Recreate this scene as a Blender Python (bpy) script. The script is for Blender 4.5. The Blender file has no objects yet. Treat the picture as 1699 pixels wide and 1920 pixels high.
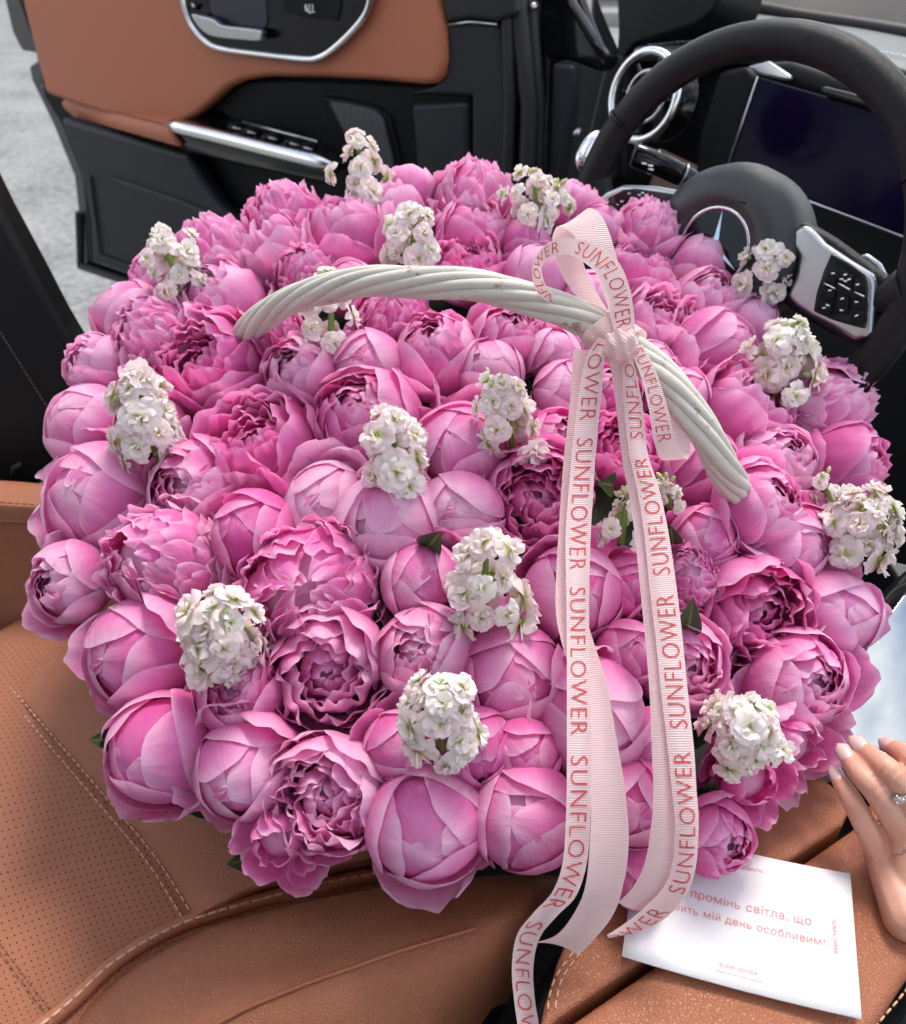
import bpy, bmesh, math, random
import numpy as np
from mathutils import Vector, Matrix, Quaternion, noise

# ------------------------------------------------------------------ camera, sky, sun, exposure
SC = bpy.context.scene
COL = SC.collection
FPX, CX, CY = 1600.0, 849.5, 960.0          # focal length and centre in photograph pixels
PITCH = math.radians(36.0)
CAMZ = 1.08
cam_data = bpy.data.cameras.new('camera')
cam_data.sensor_fit = 'VERTICAL'
cam_data.sensor_height = 24.0
cam_data.sensor_width = 24.0
cam_data.lens = FPX / 1920.0 * 24.0
cam_data.clip_start = 0.02
cam_data.clip_end = 500.0
cam_data.dof.use_dof = True
cam_data.dof.focus_distance = 0.66
cam_data.dof.aperture_fstop = 5.0
cam = bpy.data.objects.new('camera', cam_data)
cam.location = (0, 0, CAMZ)
cam.rotation_euler = (math.radians(90) - PITCH, 0, 0)
COL.objects.link(cam)
SC.camera = cam

SUN_EL, SUN_AZ = math.radians(62), math.radians(20)     # azimuth from +Y (view heading) towards +X
world = bpy.data.worlds.new('World')
SC.world = world
world.use_nodes = True
wn = world.node_tree.nodes; wl = world.node_tree.links
bg = wn['Background']
sky = wn.new('ShaderNodeTexSky')
sky.sky_type = 'NISHITA'
sky.sun_disc = False
sky.sun_elevation = SUN_EL
sky.sun_rotation = SUN_AZ
sky.air_density = 1.0
sky.dust_density = 1.5
# scattered clouds all over the sky
tc = wn.new('ShaderNodeTexCoord')
mp = wn.new('ShaderNodeMapping'); mp.inputs['Scale'].default_value = (1.0, 1.0, 2.2); mp.inputs['Location'].default_value = (2.7, 1.89, 0)
nz = wn.new('ShaderNodeTexNoise'); nz.inputs['Scale'].default_value = 2.6; nz.inputs['Detail'].default_value = 7; nz.inputs['Roughness'].default_value = 0.55
rp = wn.new('ShaderNodeValToRGB'); rp.color_ramp.elements[0].position = 0.46; rp.color_ramp.elements[1].position = 0.66
mx = wn.new('ShaderNodeMix'); mx.data_type = 'RGBA'
mx.inputs[7].default_value = (11.8, 10.8, 9.7, 1)
wl.new(tc.outputs['Generated'], mp.inputs['Vector']); wl.new(mp.outputs[0], nz.inputs['Vector'])
wl.new(nz.outputs['Fac'], rp.inputs[0]); wl.new(rp.outputs[0], mx.inputs[0])
wl.new(sky.outputs[0], mx.inputs[6]); wl.new(mx.outputs[2], bg.inputs['Color'])
bg.inputs['Strength'].default_value = 0.15

sun_data = bpy.data.lights.new('sun', 'SUN')
sun_data.energy = 1.8
sun_data.angle = math.radians(14)
sun_data.color = (1.0, 0.93, 0.84)
sun = bpy.data.objects.new('sun', sun_data)
sd = Vector((math.sin(SUN_AZ) * math.cos(SUN_EL), math.cos(SUN_AZ) * math.cos(SUN_EL), math.sin(SUN_EL)))
sun.rotation_euler = sd.to_track_quat('Z', 'Y').to_euler()
sun.location = sd * 5
COL.objects.link(sun)

SC.view_settings.view_transform = 'Standard'
SC.view_settings.look = 'None'
SC.view_settings.exposure = 0.78
SC.view_settings.gamma = 1.0
SC.cycles.max_bounces = 6
SC.cycles.diffuse_bounces = 4
SC.cycles.glossy_bounces = 2
SC.cycles.transmission_bounces = 3
SC.cycles.use_adaptive_sampling = True
SC.cycles.adaptive_threshold = 0.04
SC.cycles.use_denoising = True
SC.cycles.caustics_reflective = False
SC.cycles.caustics_refractive = False
SC.cycles.transparent_max_bounces = 4

# ------------------------------------------------------------------ helpers
CP, SP = math.cos(PITCH), math.sin(PITCH)
def P(px, py, d):
    """a point of the place: photograph pixel plus its real distance along the view axis"""
    x = (px - CX) / FPX * d; u = (CY - py) / FPX * d
    return Vector((x, d * CP + u * SP, CAMZ - d * SP + u * CP))
def ray(px, py):
    return (P(px, py, 1.0) - Vector((0, 0, CAMZ)))
def on_plane(px, py, p0, n):
    o = Vector((0, 0, CAMZ)); r = ray(px, py)
    return o + r * ((p0 - o).dot(n) / r.dot(n))
def depth_on_plane(px, py, p0, n):
    o = Vector((0, 0, CAMZ)); r = ray(px, py)
    return (p0 - o).dot(n) / r.dot(n)

def lin(r, g, b):
    f = lambda c: (c / 255 / 12.92) if c / 255 <= 0.04045 else ((c / 255 + 0.055) / 1.055) ** 2.4
    return (f(r), f(g), f(b), 1)

def link(o, parent=None):
    COL.objects.link(o)
    if parent is not None: o.parent = parent
    return o
def empty(name, loc=(0, 0, 0), rot=None, scale=1.0):
    o = bpy.data.objects.new(name, None); COL.objects.link(o)
    o.empty_display_size = 0.02
    o.location = loc
    if rot is not None:
        o.rotation_mode = 'QUATERNION'; o.rotation_quaternion = rot
    o.scale = (scale,) * 3
    return o
def tag(o, label=None, cat=None, group=None, kind=None):
    if label: o['label'] = label
    if cat: o['category'] = cat
    if group: o['group'] = group
    if kind: o['kind'] = kind
    return o
def mesh_from(name, verts, faces, mat=None, smooth=True, uvs=None):
    me = bpy.data.meshes.new(name)
    me.from_pydata([tuple(v) for v in verts], [], faces)
    if uvs is not None:
        ul = me.uv_layers.new(name='UVMap')
        li = np.zeros(len(me.loops), dtype=np.int32); me.loops.foreach_get('vertex_index', li)
        ul.data.foreach_set('uv', np.asarray(uvs, dtype=np.float32)[li].ravel())
    if mat: me.materials.append(mat)
    if smooth: me.polygons.foreach_set('use_smooth', [True] * len(me.polygons))
    me.update()
    return me
def mobj(name, me, parent=None):
    return link(bpy.data.objects.new(name, me), parent)
def bm_obj(name, bm, mat, parent=None, smooth=False):
    me = bpy.data.meshes.new(name); bm.to_mesh(me); bm.free()
    if mat: me.materials.append(mat)
    if smooth: me.polygons.foreach_set('use_smooth', [True] * len(me.polygons))
    return mobj(name, me, parent)
def grid_faces(nu, nv, wrap=False):
    f = []
    for j in range(nv - 1):
        for i in range(nu if wrap else nu - 1):
            a = j * nu + i; b = j * nu + (i + 1) % nu
            f.append((a, b, b + nu, a + nu))
    return f
def catmull(pts, n):
    """n points along a Catmull-Rom curve through pts (any dimension)"""
    p = np.array([list(q) for q in pts], dtype=float)
    p = np.vstack([2 * p[0] - p[1], p, 2 * p[-1] - p[-2]])
    m = len(p) - 3; out = []
    for k in range(n):
        x = k / (n - 1) * m; i = min(int(x), m - 1); t = x - i
        a, b, c, d = p[i], p[i + 1], p[i + 2], p[i + 3]
        out.append(0.5 * ((2 * b) + (c - a) * t + (2 * a - 5 * b + 4 * c - d) * t * t + (3 * b - a - 3 * c + d) * t ** 3))
    return np.array(out)
def tube(path, radii, ns=10, cap=True):
    """verts, faces of a tube along path with parallel-transported frames"""
    path = [Vector(p) for p in path]; n = len(path)
    if not hasattr(radii, '__len__'): radii = [radii] * n
    tang = [(path[min(i + 1, n - 1)] - path[max(i - 1, 0)]).normalized() for i in range(n)]
    ref = Vector((0, 0, 1)) if abs(tang[0].z) < 0.9 else Vector((1, 0, 0))
    nrm = (ref - tang[0] * ref.dot(tang[0])).normalized()
    V = []; F = []
    for i in range(n):
        nrm = (nrm - tang[i] * nrm.dot(tang[i])).normalized(); bi = tang[i].cross(nrm)
        for k in range(ns):
            a = 2 * math.pi * k / ns
            V.append(path[i] + (nrm * math.cos(a) + bi * math.sin(a)) * radii[i])
    F = grid_faces(ns, n, True)
    if cap:
        F.append(tuple(reversed(range(ns)))); F.append(tuple(range((n - 1) * ns, n * ns)))
    return V, F
class Geo:
    """collects pieces of one part and builds one mesh object"""
    def __init__(s): s.v = []; s.f = []
    def add(s, V, F):
        o = len(s.v); s.v += [tuple(v) for v in V]; s.f += [tuple(i + o for i in f) for f in F]; return s
    def tube(s, path, r, ns=10, cap=True): return s.add(*tube(path, r, ns, cap))
    def box(s, M, sx, sy, sz):
        V = [M @ Vector((x * sx / 2, y * sy / 2, z * sz / 2)) for x in (-1, 1) for y in (-1, 1) for z in (-1, 1)]
        return s.add(V, [(0, 1, 3, 2), (4, 6, 7, 5), (0, 4, 5, 1), (2, 3, 7, 6), (0, 2, 6, 4), (1, 5, 7, 3)])
    def build(s, name, mat, parent=None, smooth=False, bevel=0, seg=2):
        me = mesh_from(name, s.v, s.f, mat, smooth)
        o = mobj(name, me, parent)
        if bevel:
            m = o.modifiers.new('bevel', 'BEVEL'); m.width = bevel; m.segments = seg; m.limit_method = 'ANGLE'; m.angle_limit = math.radians(35)
            me.polygons.foreach_set('use_smooth', [True] * len(me.polygons))
        return o

# ------------------------------------------------------------------ materials
def mat_new(name):
    m = bpy.data.materials.new(name); m.use_nodes = True
    return m, m.node_tree.nodes, m.node_tree.links, m.node_tree.nodes['Principled BSDF']
def set_in(b, **k):
    for n, v in k.items():
        b.inputs[n.replace('_', ' ')].default_value = v
def plain(name, col, rough=0.5, metal=0.0, bump=None, spec=0.5, var=0.0, coat=0.0, vscale=8.0):
    """principled with slight uneven tone and optional fine relief (scale, strength, kind)"""
    m, n, l, b = mat_new(name)
    set_in(b, Roughness=rough, Metallic=metal); b.inputs['Specular IOR Level'].default_value = spec
    b.inputs['Coat Weight'].default_value = coat
    b.inputs['Base Color'].default_value = col
    t = n.new('ShaderNodeTexCoord')
    if var:
        z = n.new('ShaderNodeTexNoise'); z.inputs['Scale'].default_value = vscale; z.inputs['Detail'].default_value = 4
        x = n.new('ShaderNodeMix'); x.data_type = 'RGBA'
        x.inputs[6].default_value = tuple(c * (1 - var) for c in col[:3]) + (1,)
        x.inputs[7].default_value = tuple(min(1, c * (1 + var)) for c in col[:3]) + (1,)
        l.new(t.outputs['Object'], z.inputs['Vector']); l.new(z.outputs['Fac'], x.inputs[0]); l.new(x.outputs[2], b.inputs['Base Color'])
        mr = n.new('ShaderNodeMapRange'); mr.inputs[3].default_value = max(0, rough - 0.06); mr.inputs[4].default_value = min(1, rough + 0.08)
        l.new(z.outputs['Fac'], mr.inputs[0]); l.new(mr.outputs[0], b.inputs['Roughness'])
    if bump:
        sc, st, kind = bump
        if kind == 'leather':
            v = n.new('ShaderNodeTexVoronoi'); v.feature = 'DISTANCE_TO_EDGE'; v.inputs['Scale'].default_value = sc
            z2 = n.new('ShaderNodeTexNoise'); z2.inputs['Scale'].default_value = sc * 0.35; z2.inputs['Detail'].default_value = 3
            dm = n.new('ShaderNodeVectorMath'); dm.operation = 'SCALE'; dm.inputs[3].default_value = 3.0 / sc
            ad = n.new('ShaderNodeVectorMath'); ad.operation = 'ADD'
            l.new(t.outputs['Object'], z2.inputs['Vector']); l.new(z2.outputs['Color'], dm.inputs[0]); l.new(t.outputs['Object'], ad.inputs[0]); l.new(dm.outputs[0], ad.inputs[1])
            l.new(ad.outputs[0], v.inputs['Vector'])
            r = n.new('ShaderNodeValToRGB'); r.color_ramp.elements[1].position = 0.22
            l.new(v.outputs['Distance'], r.inputs[0]); hsrc = r.outputs[0]
        else:
            v = n.new('ShaderNodeTexNoise'); v.inputs['Scale'].default_value = sc; v.inputs['Detail'].default_value = 5
            l.new(t.outputs['Object'], v.inputs['Vector']); hsrc = v.outputs['Fac']
        bp = n.new('ShaderNodeBump'); bp.inputs['Strength'].default_value = st; bp.inputs['Distance'].default_value = 0.5 / sc
        l.new(hsrc, bp.inputs['Height']); l.new(bp.outputs[0], b.inputs['Normal'])
    return m
# ------------------------------------------------------------------ lettering as thin ink meshes
def text_mesh(body, size=1.0, thin=0.0, cuts=0, spacing=1.0):
    cu = bpy.data.curves.new('txt', 'FONT'); cu.body = body; cu.size = size; cu.offset = thin; cu.resolution_u = 3; cu.space_character = spacing
    ob = bpy.data.objects.new('txt', cu); COL.objects.link(ob)
    bpy.context.view_layer.update()
    dg = bpy.context.evaluated_depsgraph_get()
    me = bpy.data.meshes.new_from_object(ob.evaluated_get(dg))
    bpy.data.objects.remove(ob); bpy.data.curves.remove(cu)
    bm = bmesh.new(); bm.from_mesh(me); bpy.data.meshes.remove(me)
    bmesh.ops.triangulate(bm, faces=bm.faces)
    for _ in range(cuts):
        lg = [e for e in bm.edges if e.calc_length() > 0.16 * size]
        if lg: bmesh.ops.subdivide_edges(bm, edges=lg, cuts=1); bmesh.ops.triangulate(bm, faces=bm.faces)
    V = np.array([v.co[:] for v in bm.verts]); F = [tuple(v.index for v in f.verts) for f in bm.faces]; bm.free()
    V[:, 0] -= V[:, 0].min()
    return V, F
def text_cyr(body):
    """the built-in font draws two Cyrillic letters badly, so those two are drawn here with plain strokes"""
    V, F = text_mesh(body.replace('\u043d', '\u043f').replace('\u044c', '\u043f'), 1.0, 0.0, 0, 1.05)
    par = list(range(len(V)))
    def find(a):
        while par[a] != a: par[a] = par[par[a]]; a = par[a]
        return a
    for f in F:
        for i in f[1:]: par[find(i)] = find(f[0])
    comp = {}
    for i in range(len(V)): comp.setdefault(find(i), []).append(i)
    boxes = sorted((min(V[i][0] for i in c), max(V[i][0] for i in c), c) for c in comp.values())
    glyphs = []
    for x0, x1, c in boxes:
        if glyphs and x0 < glyphs[-1][1] - 0.01: glyphs[-1] = (glyphs[-1][0], max(x1, glyphs[-1][1]), glyphs[-1][2] + c)
        else: glyphs.append((x0, x1, list(c)))
    chars = [c for c in body if c != ' ']
    kill = set(); NV = [tuple(v) for v in V]; NF = []
    if len(glyphs) == len(chars):
        for ch, (x0, x1, c) in zip(chars, glyphs):
            if ch not in '\u043d\u044c': continue
            kill |= set(c); h = max(V[i][1] for i in c); w = x1 - x0; sw = 0.072
            def rect(a, b, cc, d):
                o = len(NV); NV.extend([(a, b, 0), (cc, b, 0), (cc, d, 0), (a, d, 0)]); NF.append((o, o + 1, o + 2, o + 3))
            rect(x0, 0, x0 + sw, h)
            if ch == '\u043d':
                rect(x1 - sw, 0, x1, h); rect(x0 + sw, h * 0.46, x1 - sw, h * 0.46 + sw)
            else:
                hb = h * 0.60; o = len(NV); k = 10; cxr = x0 + w * 0.55
                for i in range(k + 1):
                    a = -math.pi / 2 + math.pi * i / k
                    NV.append((cxr + w * 0.40 * math.cos(a), hb / 2 + hb / 2 * math.sin(a), 0)); NV.append((cxr + (w * 0.40 - sw) * math.cos(a), hb / 2 + (hb / 2 - sw) * math.sin(a), 0))
                for i in range(k): NF.append((o + 2 * i, o + 2 * i + 2, o + 2 * i + 3, o + 2 * i + 1))
                rect(x0 + sw, 0, cxr, sw); rect(x0 + sw, hb - sw, cxr, hb)
    F2 = [f for f in F if not (set(f) & kill)] + NF
    return np.array(NV), F2
WORD_V, WORD_F = text_mesh('SUNFLOWER', 1.0, -0.012, 2, 1.12)
CARD_TXT = {t: text_cyr(t) for t in (
    '\u0422\u0438 \u2013 \u043f\u0440\u043e\u043c\u0456\u043d\u044c \u0441\u0432\u0456\u0442\u043b\u0430, \u0449\u043e',
    '\u0437\u0440\u043e\u0431\u0438\u0442\u044c \u043c\u0456\u0439 \u0434\u0435\u043d\u044c \u043e\u0441\u043e\u0431\u043b\u0438\u0432\u0438\u043c!',
    'SUNFLOWER',
    '\u043f\u0430\u0432\u0443\u0442\u0438\u043d\u043d\u044f \u0442\u0432\u043e\u0457\u0445 \u043a\u0432\u0456\u0442\u0456\u0432')}
# ------------------------------------------------------------------ peonies
def petal_material(name, deep, mid, pale, trans):
    """thin petal: veined diffuse + light shining through; per-flower tone from the object's own colour"""
    m, n, l, b = mat_new(name)
    out = n['Material Output']
    uv = n.new('ShaderNodeUVMap')
    sep = n.new('ShaderNodeSeparateXYZ'); l.new(uv.outputs[0], sep.inputs[0])
    oi = n.new('ShaderNodeObjectInfo')
    sc = n.new('ShaderNodeSeparateColor'); l.new(oi.outputs['Color'], sc.inputs[0])
    # veins fan out along the petal
    mp = n.new('ShaderNodeMapping'); mp.inputs['Scale'].default_value = (26, 1.6, 1)
    ofs = n.new('ShaderNodeCombineXYZ'); ml = n.new('ShaderNodeMath'); ml.operation = 'MULTIPLY'; ml.inputs[1].default_value = 37
    l.new(oi.outputs['Random'], ml.inputs[0]); l.new(ml.outputs[0], ofs.inputs[0]); l.new(ml.outputs[0], ofs.inputs[1])
    l.new(ofs.outputs[0], mp.inputs['Location'])
    l.new(uv.outputs[0], mp.inputs['Vector'])
    vn = n.new('ShaderNodeTexNoise'); vn.inputs['Scale'].default_value = 1.0; vn.inputs['Detail'].default_value = 3
    l.new(mp.outputs[0], vn.inputs['Vector'])
    mp2 = n.new('ShaderNodeMapping'); mp2.inputs['Scale'].default_value = (5, 4, 1)
    l.new(ofs.outputs[0], mp2.inputs['Location']); l.new(uv.outputs[0], mp2.inputs['Vector'])
    bn = n.new('ShaderNodeTexNoise'); bn.inputs['Scale'].default_value = 1.0; bn.inputs['Detail'].default_value = 4; l.new(mp2.outputs[0], bn.inputs['Vector'])
    # tone = flower tone + along petal + blotches + veins + a little per petal
    def M(op, a, bb):
        x = n.new('ShaderNodeMath'); x.operation = op
        for i, q in enumerate((a, bb)):
            if isinstance(q, (int, float)): x.inputs[i].default_value = q
            else: l.new(q, x.inputs[i])
        return x.outputs[0]
    us = M('ABSOLUTE', M('SUBTRACT', M('MULTIPLY', sep.outputs[0], 2.0), 1.0), 0.0)
    v4 = M('MAXIMUM', M('POWER', sep.outputs[1], 6.0), M('POWER', us, 9.0))
    tone = M('ADD', sc.outputs[0], M('MULTIPLY', M('SUBTRACT', v4, 0.22), 0.65))
    tone = M('ADD', tone, M('MULTIPLY', M('SUBTRACT', bn.outputs['Fac'], 0.5), 0.50))
    tone = M('ADD', tone, M('MULTIPLY', M('SUBTRACT', vn.outputs['Fac'], 0.5), 0.16))
    tone = M('ADD', tone, M('MULTIPLY', M('SUBTRACT', oi.outputs['Random'], 0.5), 0.28))
    ramp = n.new('ShaderNodeValToRGB')
    e = ramp.color_ramp.elements
    e[0].position = 0.0; e[0].color = deep; e[1].position = 1.0; e[1].color = pale
    k = e.new(0.5); k.color = mid
    l.new(tone, ramp.inputs[0])
    set_in(b, Roughness=0.55); b.inputs['Specular IOR Level'].default_value = 0.28
    b.inputs['Sheen Weight'].default_value = 0.18; b.inputs['Sheen Roughness'].default_value = 0.4
    b.inputs['Sheen Tint'].default_value = (1.0, 0.85, 0.95, 1)
    l.new(ramp.outputs[0], b.inputs['Base Color'])
    h = M('ADD', M('MULTIPLY', vn.outputs['Fac'], 0.35), M('MULTIPLY', bn.outputs['Fac'], 1.0))
    bp = n.new('ShaderNodeBump'); bp.inputs['Strength'].default_value = 0.30; bp.inputs['Distance'].default_value = 0.004
    l.new(h, bp.inputs['Height']); l.new(bp.outputs[0], b.inputs['Normal'])
    tr = n.new('ShaderNodeBsdfTranslucent')
    mc = n.new('ShaderNodeMix'); mc.data_type = 'RGBA'; mc.blend_type = 'MULTIPLY'; mc.inputs[0].default_value = 1.0
    l.new(ramp.outputs[0], mc.inputs[6]); mc.inputs[7].default_value = trans
    l.new(mc.outputs[2], tr.inputs['Color'])
    l.new(bp.outputs[0], tr.inputs['Normal'])
    mix = n.new('ShaderNodeMixShader'); mix.inputs[0].default_value = 0.46
    l.new(b.outputs[0], mix.inputs[1]); l.new(tr.outputs[0], mix.inputs[2]); l.new(mix.outputs[0], out.inputs['Surface'])
    return m
M_PETAL = petal_material('peony petal', (0.76, 0.095, 0.40, 1), (0.86, 0.255, 0.58, 1), (0.93, 0.62, 0.81, 1), (1.0, 0.72, 0.86, 1))

def petal(rng, th0, th1, R, hw, tilt=0.0, curl=0.0, ruf=0.0, rfreq=9.0, wr=0.012, phi=0.0, zs=1.0, cup=0.0, flare=0.0, notch=0.0, cz=0.0, nu=13, nv=15, blunt=0.42):
    """one petal hugging a sphere of radius R from polar angle th0 (base) to th1 (tip); unit bloom, axis +Z"""
    th0, th1, hw = math.radians(th0), math.radians(th1), math.radians(hw)
    t = np.linspace(0, 1, nv)[:, None]; s = np.linspace(-1, 1, nu)[None, :]
    w = np.where(t < 0.62, 0.42 + 0.58 * np.sin(np.clip(t / 0.62, 0, 1) * math.pi / 2), np.sqrt(np.clip(1 - ((t - 0.62) / 0.38) ** 2 * (1 - blunt ** 2), 0.0, 1)))
    ph = [rng.uniform(0, 6.28) for _ in range(6)]
    asym = rng.uniform(-0.16, 0.16)
    edge_t = 1 - 0.07 * s ** 4 - notch * (0.5 + 0.5 * np.sin(rfreq * 0.55 * s + ph[0])) - notch * 0.45 * (0.5 + 0.5 * np.sin(rfreq * 1.25 * s + ph[1]))
    tt = t * (1 + (edge_t - 1) * t ** 3)
    th = th0 + (th1 - th0) * tt + asym * s * t
    a = hw * w * s
    e = np.clip(np.maximum(np.abs(s) ** 4, t ** 4) * np.ones_like(t * s), 0, 1)
    r = R * (1 + tilt * s * (0.3 + 0.7 * t) + cup * s * s * t + curl * np.clip((t - 0.62) / 0.38, 0, 1) ** 2 + flare * t ** 1.6 + 0 * s)
    r = r + ruf * R * (t ** 3 * np.sin(rfreq * s + ph[2] + 1.1 * np.sin(2 * s + ph[5])) + 0.6 * np.abs(s) ** 3 * np.sin(rfreq * 0.8 * t + ph[3]) * t)
    mx_ = np.sin(th); mz_ = np.cos(th)
    x = r * (np.cos(a) * mx_); y = r * np.sin(a) * np.ones_like(th); z = r * np.cos(a) * mz_ * zs
    # uneven crumple
    sd = rng.uniform(0, 100)
    V = np.stack([x, y, z], -1).reshape(-1, 3)
    ef = (0.35 + 0.65 * e).ravel()
    for i in range(len(V)):
        q = Vector(V[i]) * 7.0 + Vector((sd, sd * 0.7, 0))
        d = noise.noise(q) * wr * 1.6 + noise.noise(q * 2.3) * wr * ef[i]
        L = max(1e-4, np.linalg.norm(V[i]))
        V[i] *= 1 + d / L
    c, sn = math.cos(phi), math.sin(phi)
    X = V[:, 0] * c - V[:, 1] * sn; Y = V[:, 0] * sn + V[:, 1] * c
    V = np.stack([X, Y, V[:, 2] + 0.5 + cz], -1)
    uv = np.stack([np.broadcast_to((s + 1) / 2, (nv, nu)), np.broadcast_to(t, (nv, nu))], -1).reshape(-1, 2)
    return mesh_from('petal', V, grid_faces(nu, nv), M_PETAL, True, uv)

def ring(out, rng, n, th1, R, hw, jit=8, ph0=None, rj=0.02, **k):
    ph0 = rng.uniform(0, 6.28) if ph0 is None else ph0
    for i in range(n):
        kk = dict(k)
        if 'tilt' in kk: kk['tilt'] = kk['tilt'] * rng.uniform(0.6, 1.4)
        if 'curl' in kk: kk['curl'] = kk['curl'] + rng.uniform(-0.03, 0.03)
        out.append(('petal', petal(rng, kk.pop('th0', 165), th1 + rng.uniform(-jit, jit), R * rng.uniform(1 - rj, 1 + rj), hw * rng.uniform(0.85, 1.15),
                                   phi=ph0 + 2 * math.pi * (i + rng.uniform(-0.16, 0.16)) / n, **kk)))
def core(out, rng, R, zs=1.0, cz=0.0):
    bm = bmesh.new(); bmesh.ops.create_icosphere(bm, subdivisions=3, radius=R)
    for v in bm.verts:
        v.co *= 1 + 0.06 * noise.noise(v.co * 9 + Vector((rng.uniform(0, 9), 0, 0)))
        v.co.z = v.co.z * zs + 0.5 + cz
    me = bpy.data.meshes.new('heart'); bm.to_mesh(me); bm.free(); me.materials.append(M_PETAL)
    me.polygons.foreach_set('use_smooth', [True] * len(me.polygons))
    out.append(('heart', me))
def guards(out, rng, n, th=86, hw=44, R=0.505, flare=0.18):
    ph = rng.uniform(0, 6.28)
    for i in range(n):
        out.append(('petal', petal(rng, 172, th + rng.uniform(-24, 16), R, hw * rng.uniform(0.8, 1.15), phi=ph + 2 * math.pi * (i + rng.uniform(-.25, .25)) / max(n, 4),
                                   flare=flare + rng.uniform(-0.05, 0.10), ruf=0.035, rfreq=5, wr=0.018, cup=-0.05, curl=rng.uniform(-0.04, 0.14), nu=13, nv=15)))
def proto_bud(seed, tight=1.0, ng=3, fl=0.18):
    r = random.Random(seed); o = []
    core(o, r, 0.375)
    ph = r.uniform(0, 6.28)     # inner petals wrap one over the other, each a little past the top
    for i in range(5):
        o.append(('petal', petal(r, 150, r.uniform(-34, 14), 0.392 + 0.0085 * i, r.uniform(34, 54), phi=ph + i * 2.2 + r.uniform(-.5, .5), tilt=r.uniform(-0.02, 0.02), ruf=0.014, rfreq=r.uniform(4, 7), wr=0.006, notch=r.uniform(0.0, 0.05), nu=15, nv=17, blunt=r.uniform(0.45, 0.7))))
    for i in range(r.choice((0, 0, 2))):      # crumpled tips squeezed out of the mouth
        o.append(('petal', petal(r, 46, r.uniform(0, 16), 0.429 + 0.002 * i, r.uniform(6, 12), phi=ph + r.uniform(-.9, .9), tilt=0.03, ruf=0.03, rfreq=6, curl=0.02, wr=0.005, notch=0.05, nu=9, nv=10, blunt=0.5)))
    ring(o, r, 3, 22 * tight, 0.450, 58, jit=9, rj=0.004, wr=0.006, tilt=0.032, ruf=0.010, rfreq=5, curl=-0.012, nu=17, nv=18, blunt=0.62)
    ring(o, r, 3, 37 * tight, 0.489, 60, jit=14, rj=0.004, wr=0.007, tilt=0.034, ruf=0.012, rfreq=5, curl=-0.010, nu=17, nv=18, blunt=0.66)
    if ng: guards(o, r, ng, flare=fl)
    return o
def proto_half(seed, ng=3):
    r = random.Random(seed); o = []
    core(o, r, 0.33, 0.9, -0.06)
    for (n, th, R, hw, cz) in ((4, 6, 0.20, 44, 0.14), (5, 17, 0.275, 38, 0.10), (6, 22, 0.340, 36, 0.06), (6, 27, 0.390, 36, 0.03)):
        ring(o, r, n, th, R, hw, jit=9, cz=cz, wr=0.016, ruf=0.06, rfreq=6, notch=0.05, tilt=0.10, curl=0.04, th0=120, nu=13, nv=13, blunt=0.55)
    ring(o, r, 4, 32, 0.445, 52, jit=9, wr=0.012, ruf=0.025, rfreq=6, tilt=0.06, curl=0.02, nu=17, nv=16, notch=0.02, blunt=0.6)
    ring(o, r, 4, 45, 0.487, 54, jit=12, wr=0.011, ruf=0.022, rfreq=5, tilt=0.06, curl=0.02, nu=17, nv=17, blunt=0.62)
    if ng: guards(o, r, ng)
    return o
def proto_ruffled(seed, ng=4):
    r = random.Random(seed); o = []
    core(o, r, 0.385)
    for (n, th, R, hw) in ((4, 4, 0.43, 14), (6, 14, 0.437, 15), (7, 26, 0.443, 18), (8, 38, 0.449, 19), (8, 52, 0.457, 21), (7, 66, 0.466, 25)):
        ring(o, r, n, th, R, hw, jit=7, th0=th + 60, wr=0.016, ruf=0.052, rfreq=6, notch=0.07, tilt=0.07, curl=0.06, flare=0.055, nu=11, nv=11, blunt=0.55)
    ring(o, r, 6, 76, 0.49, 40, jit=12, wr=0.014, ruf=0.035, rfreq=6, flare=0.03, curl=0.04, nu=15, nv=14, notch=0.02, blunt=0.55)
    if ng: guards(o, r, ng, th=84, flare=0.16)
    return o
def proto_open(seed, ng=4):
    r = random.Random(seed); o = []
    core(o, r, 0.24, 0.8, -0.14)
    for (n, th, R, hw, cz) in ((4, 10, 0.13, 46, 0.06), (5, 24, 0.20, 42, 0.05), (6, 32, 0.27, 40, 0.03), (6, 36, 0.34, 40, 0.01), (6, 42, 0.40, 40, 0.0)):
        ring(o, r, n, th, R, hw, jit=12, cz=cz, wr=0.022, ruf=0.085, rfreq=6.5, notch=0.05, tilt=0.12, curl=0.07, th0=125, nu=15, nv=13, blunt=0.55)
    ring(o, r, 5, 50, 0.455, 48, jit=10, wr=0.016, ruf=0.05, rfreq=6.5, tilt=0.07, curl=0.06, nu=17, nv=15, notch=0.03, blunt=0.6)
    ring(o, r, 5, 60, 0.49, 48, jit=12, wr=0.014, ruf=0.04, rfreq=6, tilt=0.06, curl=0.07, flare=0.03, nu=17, nv=15, notch=0.02, blunt=0.6)
    if ng: guards(o, r, ng, flare=0.15)
    return o
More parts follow.
